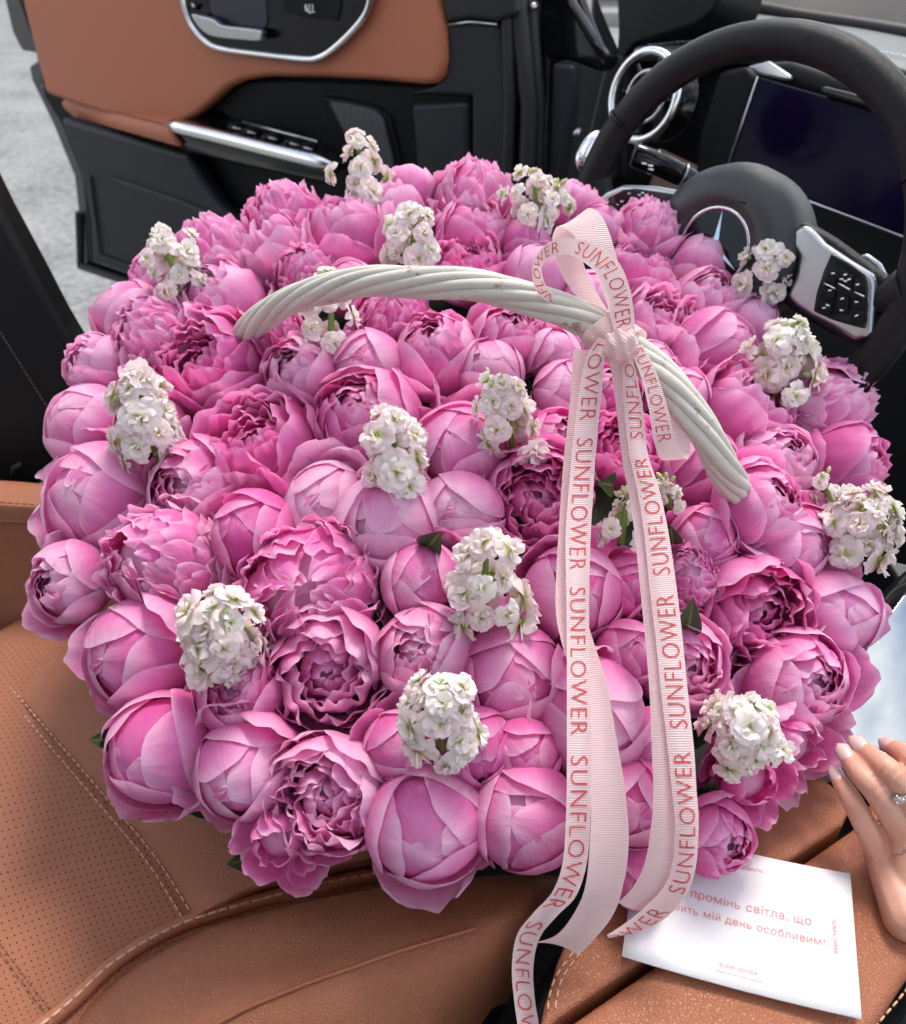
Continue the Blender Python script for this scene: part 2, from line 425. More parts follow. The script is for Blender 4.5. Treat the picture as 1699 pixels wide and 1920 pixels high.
def proto_loose(seed):
    """mostly shed bloom: long outer petals hanging apart round a small crumpled heart"""
    r = random.Random(seed); o = []
    core(o, r, 0.26, 0.8, -0.1)
    ring(o, r, 5, 30, 0.30, 38, jit=12, wr=0.02, ruf=0.07, rfreq=6, notch=0.06, tilt=0.1, curl=0.06, th0=125, nu=13, nv=12, blunt=0.5)
    ring(o, r, 5, 62, 0.44, 34, jit=16, wr=0.016, ruf=0.04, rfreq=5, tilt=0.05, curl=0.12, flare=0.10, nu=15, nv=16, notch=0.04)
    for i in range(7):
        o.append(('petal', petal(r, 170, r.uniform(70, 112), 0.5, r.uniform(30, 44), phi=2 * math.pi * (i + r.uniform(-.3, .3)) / 7, flare=r.uniform(0.25, 0.6), ruf=0.05, rfreq=5, wr=0.02, cup=-0.08, curl=r.uniform(-0.05, 0.25), notch=0.05, nu=15, nv=18)))
    return o
PROTO = {'B': [proto_bud(11, 1.0, 2), proto_bud(12, 1.25, 3), proto_bud(13, 0.8, 1), proto_bud(14, 1.1, 3), proto_bud(15, 1.45, 2), proto_bud(16, 1.0, 6, 0.27), proto_bud(17, 1.2, 5, 0.32),
               proto_bud(18, 0.7, 2), proto_bud(19, 1.35, 3), proto_bud(20, 1.6, 3), proto_bud(61, 0.95, 2), proto_bud(62, 1.15, 1), proto_bud(63, 0.85, 3), proto_bud(64, 1.5, 4, 0.28)],
         'H': [proto_half(21 + i, (3, 2, 4, 3, 3, 2)[i]) for i in range(6)],
         'R': [proto_ruffled(31 + i, (4, 3, 4, 4)[i]) for i in range(4)],
         'O': [proto_open(41 + i, (3, 4, 4, 3, 4)[i]) for i in range(5)],
         'L': [proto_loose(51), proto_loose(52)]}
N_PEONY = 0
def peony(centre, axis, diam, kind, tone, label, spin=0.0, var=None, stretch=1.0):
    global N_PEONY
    N_PEONY += 1
    rng = random.Random(N_PEONY * 7 + 3)
    pr = PROTO[kind][(var if var in (5, 6) and kind == 'B' else N_PEONY * 5 + (var or 0)) % len(PROTO[kind])]
    q = axis.to_track_quat('Z', 'Y') @ Quaternion((0, 0, 1), spin if spin else rng.uniform(0, 6.28))
    root = empty('peony', centre - axis * diam * 0.5 * stretch, q, diam)
    root.scale = (diam * rng.uniform(0.94, 1.06), diam * rng.uniform(0.92, 1.08), diam * stretch)
    tag(root, label, 'flower', 'pink peonies in the basket')
    for nm, me in pr:
        o = bpy.data.objects.new(nm, me.copy()); COL.objects.link(o); o.parent = root
        o.color = (tone + rng.uniform(-0.04, 0.04) - (0.12 if nm == 'heart' else 0), 0, 0, 1)
    return root
# ------------------------------------------------------------------ where the flowers stand: a broad dome, tipped towards the passenger side
_DY = [(250, 1.00), (330, 0.965), (450, 0.905), (700, 0.80), (1000, 0.685), (1300, 0.615), (1550, 0.580), (1750, 0.585)]
def dome_depth(px, py):
    for (y0, d0), (y1, d1) in zip(_DY, _DY[1:]):
        if py <= y1: break
    t = (py - y0) / (y1 - y0)
    d = d0 + (d1 - d0) * t
    return d + 0.075 * ((px - 860) / 800.0) ** 2
DOME_UP = Vector((0, -math.sin(math.radians(22)), math.cos(math.radians(22))))
DOME_C = P(860, 940, dome_depth(860, 940))
def dome_axis(p, wide=62):
    v = p - DOME_C; v = v - DOME_UP * v.dot(DOME_UP)
    rho = min(1.25, v.length / 0.36)
    ps = math.radians(wide) * rho
    return (DOME_UP * math.cos(ps) + v.normalized() * math.sin(ps)).normalized() if v.length > 1e-5 else DOME_UP.copy()

# px, py, size px, kind, tone, prototype, label   (kind: B bud, H half open, R ruffled, O open)
PEONIES = [
 (768, 362, 104, 'B', .62, 2, 'pale pink peony bud at the back edge, right of the tallest white stock spike'),
 (885, 384, 150, 'R', .60, 0, 'frilly light pink peony at the back edge, in front of the black door jamb'),
 (1078, 390, 108, 'H', .55, 1, 'pink peony at the back edge, right of the white stock near the steering wheel rim'),
 (1126, 428, 104, 'B', .58, 3, 'pink peony bud behind the tip of the tall plain ribbon loop'),
 (536, 422, 152, 'R', .55, 1, 'ruffled pink peony at the back edge, below the door grab handle'),
 (655, 448, 168, 'H', .52, 2, 'cup-shaped pink peony below the tallest white stock spike'),
 (512, 478, 160, 'O', .55, 0, 'frilly pink peony in front of the back-edge ruffled one, left of the cup-shaped one'),
 (733, 398, 120, 'H', .60, 3, 'half-open pink peony right behind the white stock left of centre back'),
 (888, 440, 150, 'H', .40, 0, 'deep rose peony with curled cup at the back, under the frilly light one'),
 (1212, 440, 122, 'R', .66, 2, 'frilly lilac-pink peony beside the steering wheel hub'),
 (408, 490, 150, 'R', .58, 2, 'pink layered peony right of the white stock at the back left corner'),
 (876, 500, 140, 'O', .34, 1, 'dark-centred magenta peony just above the middle of the wicker handle'),
 (985, 458, 108, 'B', .50, 0, 'pink peony bud left of the ribbon loops, under the back stock flowers'),
 (1008, 522, 130, 'B', .74, 2, 'lilac peony bud seen through the printed ribbon loop'),
 (1196, 505, 118, 'O', .42, 2, 'small open peony with dark heart right of the printed ribbon loop'),
 (1312, 500, 126, 'B', .70, 0, 'round lilac-pink peony bud in front of the steering wheel emblem'),
 (415, 572, 168, 'H', .56, 3, 'loose pink peony beside the left foot of the wicker handle'),
 (250, 602, 150, 'B', .60, 6, 'pink peony bud with wide folded petals at the back left edge'),
 (575, 520, 118, 'R', .55, 1, 'ruffled pink peony behind the rising left part of the handle'),
 (1322, 568, 128, 'H', .60, 2, 'small rosette peony below the round lilac bud near the wheel'),
 (1238, 605, 132, 'O', .62, 0, 'crinkled pale-edged peony right of the ribbon knot'),
 (188, 688, 130, 'H', .66, 1, 'pale lilac peony on the left edge beside the black seat back'),
 (305, 640, 160, 'R', .66, 0, 'pale frilly peony above the tall white stock on the left'),
 (398, 690, 205, 'O', .30, 1, 'deep pink wildly frilled peony below the left foot of the handle'),
 (735, 600, 130, 'R', .42, 1, 'pink peony seen under the left half of the handle arch'),
 (822, 668, 178, 'H', .48, 0, 'tall curled pink peony in the middle under the handle arch'),
 (952, 640, 140, 'H', .44, 3, 'rose peony under the handle, left of the ribbon tails'),
 (1040, 672, 118, 'B', .70, 1, 'pale pink peony bud tucked left of the ribbon tail below the handle'),
 (1340, 662, 160, 'B', .50, 3, 'plump pink peony bud with a bright lower petal, right of the handle'),
 (1405, 605, 110, 'B', .80, 2, 'lilac peony bud between the two white stocks beside the wheel'),
 (568, 708, 152, 'H', .68, 2, 'half-open pale peony below the white stock under the handle'),
 (688, 690, 138, 'B', .54, 1, 'smooth pink peony bud left of the tall curled one'),
 (168, 800, 168, 'B', .66, 6, 'large light pink peony on the left edge, left of the tall white stock'),
 (492, 848, 225, 'O', .32, 0, 'big deep pink rose-like peony with frilled rings left of centre'),
 (690, 790, 200, 'H', .42, 1, 'pink cup peony with dark opening left of the central white stock'),
 (866, 852, 190, 'B', .40, 1, 'magenta folded peony bud right of the central white stock'),
 (920, 700, 130, 'B', .68, 0, 'pale pink peony bud behind the white stock left of the ribbon'),
 (1062, 735, 118, 'B', .64, 2, 'pale peony bud half behind the left ribbon tail'),
 (1045, 835, 135, 'H', .46, 0, 'half-open pink peony just left of the printed left ribbon tail'),
 (1142, 742, 122, 'H', .36, 1, 'magenta peony between the two ribbon tails just below the knot'),
 (1165, 845, 150, 'O', .26, 2, 'dark magenta open peony between the ribbon tails'),
 (1398, 772, 185, 'O', .44, 1, 'open peony with wine-red heart right of the handle'),
 (1538, 764, 175, 'R', .72, 1, 'pale lilac ruffled peony at the right edge under the steering wheel'),
 (1584, 866, 158, 'H', .42, 0, 'streaked pink peony on the right edge above the right-hand white stock'),
 (1452, 868, 150, 'H', .66, 3, 'lilac-pink peony left of the right-edge white stock'),
 (1312, 892, 178, 'B', .30, 3, 'magenta peony bud at the right foot of the handle'),
 (1275, 745, 112, 'B', .56, 1, 'pink peony bud behind the small ribbon loop and handle'),
 (1425, 948, 168, 'H', .46, 2, 'pink peony with petals folded up right of the handle foot'),
 (190, 938, 205, 'B', .58, 5, 'big round pink peony bud at the left edge with wide outer petals'),
 (370, 915, 190, 'H', .52, 0, 'pink peony with pale heart right of the big round left bud'),
 (612, 945, 158, 'B', .86, 2, 'palest blush peony bud in the middle with a whitish petal'),
 (478, 1008, 172, 'B', .26, 0, 'smooth hot pink peony bud left of the blush one'),
 (732, 985, 198, 'B', .68, 4, 'large pale peony bud with a folded lip below the central white stock'),
 (862, 960, 160, 'B', .76, 3, 'creased pale pink peony bud right of the folded-lip one'),
 (1010, 935, 200, 'O', .34, 0, 'deep pink ruffled peony left of the printed left ribbon tail'),
 (1320, 1010, 135, 'B', .46, 4, 'small pink peony bud right of the right ribbon tail'),
 (1462, 1030, 178, 'B', .44, 6, 'big pink peony bud left of the right-edge white stock'),
 (132, 1092, 158, 'H', .66, 2, 'pale peony on the left edge facing the seat side'),
 (322, 1062, 230, 'R', .62, 0, 'full scalloped pale pink peony above the white stock on the lower left'),
 (588, 1112, 260, 'R', .46, 2, 'largest ruffled pink peony left of centre'),
 (792, 1092, 165, 'B', .48, 2, 'pink peony bud left of the white stock in the middle'),
 (1075, 1115, 200, 'B', .42, 3, 'large pink peony bud behind the left ribbon tail'),
 (1178, 1100, 130, 'B', .20, 0, 'deep magenta peony bud between the ribbon tails lower down'),
 (1290, 1085, 112, 'R', .62, 0, 'small pale pink peony on the right side of the right ribbon tail'),
 (1412, 1142, 215, 'O', .34, 2, 'open magenta peony with dark gap right of the green leaf'),
 (1556, 1150, 172, 'B', .60, 4, 'big lilac-pink peony bud on the right edge beside the mirror-like screen'),
 (1502, 1010, 125, 'B', .36, 0, 'magenta peony bud half behind the right-edge white stock'),
 (262, 1228, 205, 'B', .42, 5, 'hot pink round peony bud with wide outer petals left of the lower-left white stock'),
 (612, 1252, 240, 'O', .56, 1, 'large open pink peony cup in the lower left centre'),
 (798, 1225, 180, 'H', .54, 3, 'pink peony right of the large open cup, above the front white stock'),
 (965, 1272, 200, 'B', .38, 1, 'big smooth pink peony bud left of the left ribbon tail'),
 (1108, 1345, 215, 'B', .60, 2, 'shiny round pink peony bud behind the widening left ribbon tail'),
 (1265, 1240, 185, 'H', .48, 1, 'half-open pink peony under the green leaf, behind the right ribbon tail'),
 (1492, 1275, 195, 'H', .54, 0, 'pink peony with crumpled heart right of the front right white stock'),
 (1178, 1225, 120, 'B', .40, 0, 'pink peony bud between the ribbon tails at mid height of the front'),
 (450, 1300, 165, 'H', .36, 2, 'shaded half-open peony right below the lower-left white stock'),
 (308, 1402, 225, 'B', .44, 1, 'hot pink peony bud at the front left corner over the seat'),
 (462, 1440, 198, 'B', .56, 5, 'pink peony bud second from the left in the front row'),
 (620, 1492, 220, 'O', .66, 0, 'crumpled pale-edged peony third from the left in the front row'),
 (800, 1545, 222, 'B', .58, 0, 'large smooth peony bud in the middle of the front row above the armrest'),
 (985, 1530, 222, 'B', .44, 4, 'big pink peony bud in the front row, left of the printed ribbon tail'),
 (1182, 1505, 165, 'B', .40, 1, 'pink peony bud in the front row between the two ribbon tails'),
 (748, 1398, 140, 'B', .42, 4, 'pink peony bud tucked left of the front white stock'),
 (900, 1400, 150, 'B', .24, 0, 'dark pink peony bud in the gap right of the front white stock'),
 (1342, 1570, 140, 'H', .40, 2, 'loose magenta peony at the front right, over the greeting card'),
 (1482, 1390, 165, 'L', .60, 1, 'ragged loose-petalled pink peony at the right, just above the hand'),
 (1405, 1462, 150, 'L', .34, 0, 'magenta peony with big hanging petals under the front right white stock'),
 (1190, 1640, 125, 'B', .38, 1, 'lowest pink peony bud, under the ribbon tails'),
 (520, 1570, 165, 'L', .42, 0, 'shaded peony with petals hanging over the seat under the front row'),
 (1225, 1390, 120, 'B', .28, 0, 'dark magenta peony bud behind the lower right ribbon tail'),
 (660, 540, 110, 'B', .50, 1, 'pink peony bud behind the handle above the arch, left of middle'),
 (1110, 560, 110, 'B', .66, 0, 'pale peony bud behind the ribbon loops above the handle'),
 (300, 520, 120, 'H', .52, 1, 'half-open pink peony under the back left corner stock flowers'),
 (985, 1410, 130, 'B', .26, 2, 'dark pink peony bud in the gap between front row and left ribbon tail'),
 (512, 634, 112, 'R', .44, 1, 'pink ruffled peony tucked under the left foot of the handle'),
 (1110, 636, 112, 'H', .50, 1, 'pink peony directly behind the ribbon knot'),
 (1218, 690, 108, 'B', .52, 1, 'pink peony bud behind the handle just right of the ribbon knot'),
 (285, 800, 130, 'B', .46, 2, 'pink peony bud hidden behind the tall white stock on the left'),
]
for (px, py, sz, kind, tone, var, lab) in PEONIES:
    d = dome_depth(px, py) - (0.030 if px == 1425 else 0.0)
    c = P(px, py, d + sz / FPX * d * 0.25)
    diam = sz / FPX * d * (1.03 if py < 560 else 1.07)
    ax = dome_axis(c)
    to_cam = (Vector((0, 0, CAMZ)) - c).normalized()
    ax = (ax + to_cam * 0.80).normalized()
    rng = random.Random(int(px * 13 + py))
    ax = (ax + Vector((rng.uniform(-.22, .22), rng.uniform(-.22, .22), rng.uniform(-.22, .22)))).normalized()
    peony(c, ax, diam, kind, tone, lab, var=var, stretch=rng.uniform(0.90, 1.15))

# ------------------------------------------------------------------ white stock flowers
def stock_material():
    m, n, l, b = mat_new('stock petal')
    out = n['Material Output']; uv = n.new('ShaderNodeUVMap'); sep = n.new('ShaderNodeSeparateXYZ'); l.new(uv.outputs[0], sep.inputs[0])
    ramp = n.new('ShaderNodeValToRGB'); e = ramp.color_ramp.elements
    e[0].position = 0.12; e[0].color = (0.38, 0.52, 0.09, 1); e[1].position = 0.55; e[1].color = (0.92, 0.90, 0.86, 1)
    k = e.new(0.27); k.color = (0.70, 0.76, 0.42, 1)
    l.new(sep.outputs[1], ramp.inputs[0])
    oi = n.new('ShaderNodeObjectInfo')
    mx = n.new('ShaderNodeMix'); mx.data_type = 'RGBA'; mx.blend_type = 'MULTIPLY'; mx.inputs[7].default_value = (1.0, 0.88, 0.91, 1)
    l.new(oi.outputs['Random'], mx.inputs[0]); l.new(ramp.outputs[0], mx.inputs[6])
    l.new(mx.outputs[2], b.inputs['Base Color']); set_in(b, Roughness=0.6); b.inputs['Specular IOR Level'].default_value = 0.25
    tr = n.new('ShaderNodeBsdfTranslucent'); l.new(mx.outputs[2], tr.inputs['Color'])
    mix = n.new('ShaderNodeMixShader'); mix.inputs[0].default_value = 0.38
    l.new(b.outputs[0], mix.inputs[1]); l.new(tr.outputs[0], mix.inputs[2]); l.new(mix.outputs[0], out.inputs['Surface'])
    return m
M_STOCK = stock_material()
M_GREEN = plain('stem green', (0.16, 0.27, 0.045, 1), 0.5, var=0.2, vscale=60)
M_BUDG = plain('bud green', (0.50, 0.56, 0.24, 1), 0.5, var=0.25, vscale=90)
def floret(seed, dbl=True):
    """double stock floret, radius 1, facing +Z, base at the origin"""
    r = random.Random(seed); V = []; F = []; U = []
    for (n, el, L, W, z0) in ((5, 6, 1.0, 0.60, 0.30), (4, 36, 0.80, 0.46, 0.33), (3, 64, 0.58, 0.34, 0.36)):
        p0 = r.uniform(0, 6.28)
        for i in range(n):
            a = p0 + 2 * math.pi * (i + r.uniform(-.2, .2)) / n; e = math.radians(el + r.uniform(-12, 14)); l_ = L * r.uniform(0.85, 1.1)
            nu, nv = 9, 9; o = len(V); q = [r.uniform(0, 6.28) for _ in range(3)]; bend = r.uniform(-0.55, 0.15)
            for j in range(nv):
                t = j / (nv - 1)
                w = W * (0.10 + 0.90 * math.sin(min(1, t / 0.66) * math.pi / 2) ** 1.3) * (1 if t < 0.66 else math.sqrt(max(0.10, 1 - ((t - 0.66) / 0.34) ** 2 * 0.90)))
                for k in range(nu):
                    s = k / (nu - 1) * 2 - 1
                    rr = l_ * t * (1 - 0.05 * math.exp(-(s / 0.25) ** 2) * (t > 0.9))
                    up = 0.13 * t ** 2 * math.sin(3.4 * s + q[0]) + 0.07 * t * abs(s) * math.sin(5 * t + q[1]) + bend * t * t * 0.5 - 0.14 * s * s * t
                    ee = e + bend * t * 0.6
                    x = rr * math.cos(ee) - up * math.sin(ee) * 0.8; z = rr * math.sin(ee) + up * math.cos(ee) + z0; y = w * s + 0.04 * math.sin(6 * t + q[2]) * t
                    V.append((x * math.cos(a) - y * math.sin(a), x * math.sin(a) + y * math.cos(a), z)); U.append((k / (nu - 1), t))
            F += [tuple(i_ + o for i_ in f) for f in grid_faces(nu, nv)]
    return mesh_from('floret', V, F, M_STOCK, True, U)
def calyx_mesh():
    g = Geo(); g.tube([(0, 0, -0.12), (0, 0, 0.05), (0, 0, 0.38)], [0.09, 0.17, 0.12], 7)
    return mesh_from('calyx', g.v, g.f, M_BUDG)
def bud_mesh():
    g = Geo(); g.tube([(0, 0, -0.3), (0, 0, 0.0), (0, 0, 0.28), (0, 0, 0.62), (0, 0, 0.85)], [0.08, 0.22, 0.30, 0.22, 0.04], 8)
    return mesh_from('bud', g.v, g.f, M_BUDG)
FLORETS = [floret(100 + i) for i in range(6)]
CALYX = calyx_mesh(); BUD = bud_mesh()
def stock(tip, foot, width, label, nflor=20, seed=0, open_top=0.0):
    """a spike from foot (in the flowers) to tip; florets spiral round the stem"""
    r = random.Random(seed * 31 + 5)
    ax = tip - foot; L = ax.length; az = ax.normalized()
    root = empty('stock_flower', foot, az.to_track_quat('Z', 'Y'))
    tag(root, label, 'flower', 'white stock flowers')
    bend = r.uniform(-0.06, 0.06)
    path = [(bend * L * math.sin(t * 3.1), bend * L * 0.6 * math.sin(t * 2.2), L * (t * 1.12 - 0.16)) for t in np.linspace(0, 0.93, 9)]
    g = Geo(); g.tube(path, [0.0032] * 5 + [0.0028, 0.0024, 0.002, 0.0014], 7); g.build('stem', M_GREEN, root, True)
    fr = width * 0.225
    nflor = max(6, int(nflor * r.uniform(0.62, 0.90))); side = r.uniform(0, 6.28); lop = r.uniform(0.0, 0.30)
    for i in range(nflor):
        t = (i + 0.5) / nflor
        h = L * (0.04 + 0.80 * t ** 0.95)
        az_ = i * 2.39996 + r.uniform(-.35, .35)
        el = math.radians(2 + 50 * t ** 2.0 + r.uniform(-12, 16))
        dr = Vector((math.cos(az_) * math.cos(el), math.sin(az_) * math.cos(el), math.sin(el)))
        off = width * 0.5 - fr * 0.45 + width * r.uniform(-0.16, 0.10)
        off *= (1.0 if t < 0.7 else 1 - (t - 0.7) * 1.6) * (1 + lop * math.cos(az_ - side))
        p = Vector((0, 0, h)) + dr * max(0.004, off - 0.40 * fr) 
        f = bpy.data.objects.new('floret', FLORETS[r.randrange(6)]); COL.objects.link(f); f.parent = root
        f.rotation_mode = 'QUATERNION'; f.rotation_quaternion = dr.to_track_quat('Z', 'Y') @ Quaternion((0, 0, 1), r.uniform(0, 6.28))
        sc = fr * (1.12 - 0.30 * t) * r.uniform(0.72, 1.25)
        f.scale = (sc, sc, sc * r.uniform(0.8, 1.1)); f.location = p
        c = bpy.data.objects.new('calyx', CALYX); COL.objects.link(c); c.parent = f
    for i in range(r.randrange(2, 7)):
        az_ = i * 2.4; el = math.radians(r.uniform(38, 88))
        dr = Vector((math.cos(az_) * math.cos(el), math.sin(az_) * math.cos(el), math.sin(el)))
        b = bpy.data.objects.new('bud', BUD); COL.objects.link(b); b.parent = root
        b.rotation_mode = 'QUATERNION'; b.rotation_quaternion = dr.to_track_quat('Z', 'Y')
        b.location = Vector((0, 0, L * 0.85)) + dr * 0.008; b.scale = (0.0055 + 0.003 * r.random(),) * 3
    return root
# tip px,py ; foot px,py ; width px ; how far the tip stands proud (m) ; florets ; label
STOCKS = [
 (672, 252, 680, 385, 112, 0.02, 15, 'tallest white stock spike at the back edge, below the door grab handle'),
 (1000, 322, 1005, 430, 105, 0.03, 15, 'white stock at the back edge, left of the steering wheel rim'),
 (1052, 345, 1030, 420, 70, 0.02, 7, 'small white stock sprig touching the one left of the wheel rim'),
 (778, 395, 768, 500, 108, 0.03, 17, 'white stock spike just behind the middle of the handle'),
 (295, 432, 350, 560, 115, 0.03, 16, 'white stock at the back left corner against the dark door pocket'),
 (612, 505, 615, 665, 115, 0.02, 16, 'white stock crossed by the left half of the wicker handle'),
 (255, 690, 300, 860, 145, 0.05, 24, 'tall white stock on the left, beside the large light pink edge peony'),
 (735, 770, 738, 915, 148, 0.06, 24, 'central white stock above the pale folded-lip bud'),
 (938, 710, 960, 830, 142, 0.05, 20, 'white stock left of the left ribbon tail, below the handle'),
 (1452, 468, 1425, 560, 122, 0.03, 18, 'white stock in front of the right steering wheel spoke'),
 (1490, 605, 1455, 730, 135, 0.04, 22, 'white stock on the right, below the steering wheel buttons'),
 (1635, 940, 1585, 1040, 150, 0.05, 22, 'white stock on the right edge, above the mirror-like screen'),
 (1545, 890, 1560, 960, 85, 0.02, 9, 'small white stock sprig left of the right edge stock'),
 (915, 1000, 912, 1170, 158, 0.06, 24, 'white stock in the middle, left of the left ribbon tail, beside a green leaf'),
 (1175, 930, 1165, 1010, 110, 0.02, 12, 'white stock half hidden between the two ribbon tails'),
 (1250, 905, 1255, 945, 62, 0.02, 7, 'small white stock sprig right of the right ribbon tail'),
 (415, 1150, 420, 1240, 172, 0.07, 26, 'white stock on the lower left, right of the hot pink round bud'),
 (822, 1295, 830, 1390, 160, 0.07, 26, 'front white stock above the middle of the front row'),
 (1385, 1345, 1390, 1400, 158, 0.07, 26, 'front right white stock beside the right ribbon tail'),
]
for i, (tx, ty, fx, fy, w, pr, nf, lab) in enumerate(STOCKS):
    d = dome_depth(fx, fy)
    sz = w / FPX * d
    foot = P(fx, fy, d - sz * 0.10)
    tip = P(tx, ty, d - sz * 0.10 - pr * 0.8)
    stock(tip, foot, sz, lab, nf, i)
# ------------------------------------------------------------------ materials of the place and the car
FWD = Vector((math.sin(math.radians(58)), math.cos(math.radians(58)), 0))     # the car's forward axis
LEFT = Vector((-FWD.y, FWD.x, 0))
UP = Vector((0, 0, 1))
M_TAN = plain('tan leather', (0.345, 0.128, 0.064, 1), 0.46, bump=(420, 0.5, 'leather'), var=0.10, vscale=9, spec=0.38)
M_TAN_SOFT = plain('tan trim', (0.45, 0.145, 0.070, 1), 0.55, bump=(600, 0.3, 'leather'), var=0.05, vscale=7)
M_TAN_FINE = plain('smooth tan leather', (0.36, 0.122, 0.056, 1), 0.40, bump=(700, 0.30, 'leather'), var=0.08, vscale=8)
M_BLACK = plain('black plastic', (0.006, 0.0065, 0.0075, 1), 0.5, spec=0.14, bump=(900, 0.12, 'noise'), var=0.15)
M_GREYBLK = plain('charcoal plastic', (0.018, 0.020, 0.024, 1), 0.46, spec=0.28, bump=(900, 0.15, 'noise'), var=0.12)
M_GLOSS = plain('gloss black', (0.004, 0.004, 0.005, 1), 0.12, spec=0.35, var=0.2)
M_PAINT = plain('black car paint', (0.008, 0.009, 0.010, 1), 0.16, coat=0.8, var=0.2)
M_LEATHB = plain('black leather', (0.005, 0.005, 0.005, 1), 0.36, spec=0.26, bump=(650, 0.30, 'leather'), var=0.15)
M_DASH = plain('sky-greyed dash leather', (0.13, 0.15, 0.14, 1), 0.45, bump=(650, 0.25, 'leather'), var=0.10)  # black leather; its sky reflection is put into the grey base colour
M_CHROME = plain('satin chrome', (0.72, 0.73, 0.74, 1), 0.22, 1.0, var=0.05)
M_SILVER = plain('satin silver', (0.45, 0.47, 0.48, 1), 0.30, 1.0, var=0.05)
M_RUBBER = plain('rubber seal', (0.012, 0.012, 0.013, 1), 0.6, var=0.2)
M_MARK = plain('white marking', (0.75, 0.76, 0.78, 1), 0.5)
M_THREAD = plain('beige thread', (0.62, 0.36, 0.22, 1), 0.6)
M_THREADB = plain('dark thread', (0.20, 0.075, 0.04, 1), 0.6)
M_CARPET = plain('black carpet', (0.010, 0.010, 0.011, 1), 0.9, bump=(500, 0.6, 'noise'), var=0.3)
M_SCREEN = plain('dark display glass', (0.006, 0.003, 0.018, 1), 0.15, spec=0.06)
M_TANDASH = plain('pale tan trim', (0.42, 0.26, 0.20, 1), 0.5, var=0.08)
m, n, l, b = mat_new('windscreen glass')
gl = n.new('ShaderNodeBsdfGlossy'); gl.inputs['Roughness'].default_value = 0.02
tp = n.new('ShaderNodeBsdfTransparent'); tp.inputs[0].default_value = (0.50, 0.58, 0.54, 1)
fr = n.new('ShaderNodeFresnel'); fr.inputs[0].default_value = 1.5
mi = n.new('ShaderNodeMixShader'); l.new(fr.outputs[0], mi.inputs[0]); l.new(tp.outputs[0], mi.inputs[1]); l.new(gl.outputs[0], mi.inputs[2]); l.new(mi.outputs[0], n['Material Output'].inputs['Surface'])
M_GLASS = m
def asphalt():
    m, n, l, b = mat_new('worn concrete')
    t = n.new('ShaderNodeTexCoord')
    z = n.new('ShaderNodeTexNoise'); z.inputs['Scale'].default_value = 26; z.inputs['Detail'].default_value = 6; z.inputs['Roughness'].default_value = 0.8
    z2 = n.new('ShaderNodeTexNoise'); z2.inputs['Scale'].default_value = 2.5; z2.inputs['Detail'].default_value = 5
    r = n.new('ShaderNodeValToRGB'); r.color_ramp.elements[0].position = 0.38; r.color_ramp.elements[0].color = (0.11, 0.113, 0.11, 1)
    r.color_ramp.elements[1].position = 0.62; r.color_ramp.elements[1].color = (0.33, 0.34, 0.33, 1)
    ad = n.new('ShaderNodeMath'); ad.operation = 'MULTIPLY_ADD'; ad.inputs[1].default_value = 0.75; ad.inputs[2].default_value = 0.0
    a2 = n.new('ShaderNodeMath'); a2.operation = 'MULTIPLY_ADD'; a2.inputs[1].default_value = 0.25
    l.new(t.outputs['Object'], z.inputs['Vector']); l.new(t.outputs['Object'], z2.inputs['Vector'])
    l.new(z.outputs['Fac'], ad.inputs[0]); l.new(z2.outputs['Fac'], a2.inputs[0]); l.new(ad.outputs[0], a2.inputs[2]); l.new(a2.outputs[0], r.inputs[0])
    l.new(r.outputs[0], b.inputs['Base Color']); set_in(b, Roughness=0.9)
    bp = n.new('ShaderNodeBump'); bp.inputs['Strength'].default_value = 0.7; bp.inputs['Distance'].default_value = 0.01
    l.new(z.outputs['Fac'], bp.inputs['Height']); l.new(bp.outputs[0], b.inputs['Normal'])
    return m
M_ROAD = asphalt()

# ------------------------------------------------------------------ ground outside
S = 150
tag(mobj('road', mesh_from('road', [(-S, -S, 0), (S, -S, 0), (S, S, 0), (-S, S, 0)], [(0, 1, 2, 3)], M_ROAD, False)), kind='structure')
kb = Geo(); kc = Vector((3.2, 9.5, 0))
Mk = Matrix.Translation(kc + Vector((0, 0, 0.06))) @ Matrix.Rotation(math.radians(-10), 4, 'Z')
kb.box(Mk, 16, 0.25, 0.14)
tag(kb.build('kerb', plain('kerb stone', (0.30, 0.29, 0.27, 1), 0.9, var=0.2), bevel=0.02), kind='structure')
wl_ = Geo(); wl_.box(Matrix.Translation(kc + Vector((0.5, 2.6, 0.8))) @ Matrix.Rotation(math.radians(-10), 4, 'Z'), 24, 0.3, 1.6)
tag(wl_.build('garden_wall', plain('old render', (0.22, 0.20, 0.17, 1), 0.9, var=0.35, vscale=3), bevel=0.02), 'weathered grey-brown wall beyond the open car door', 'wall')

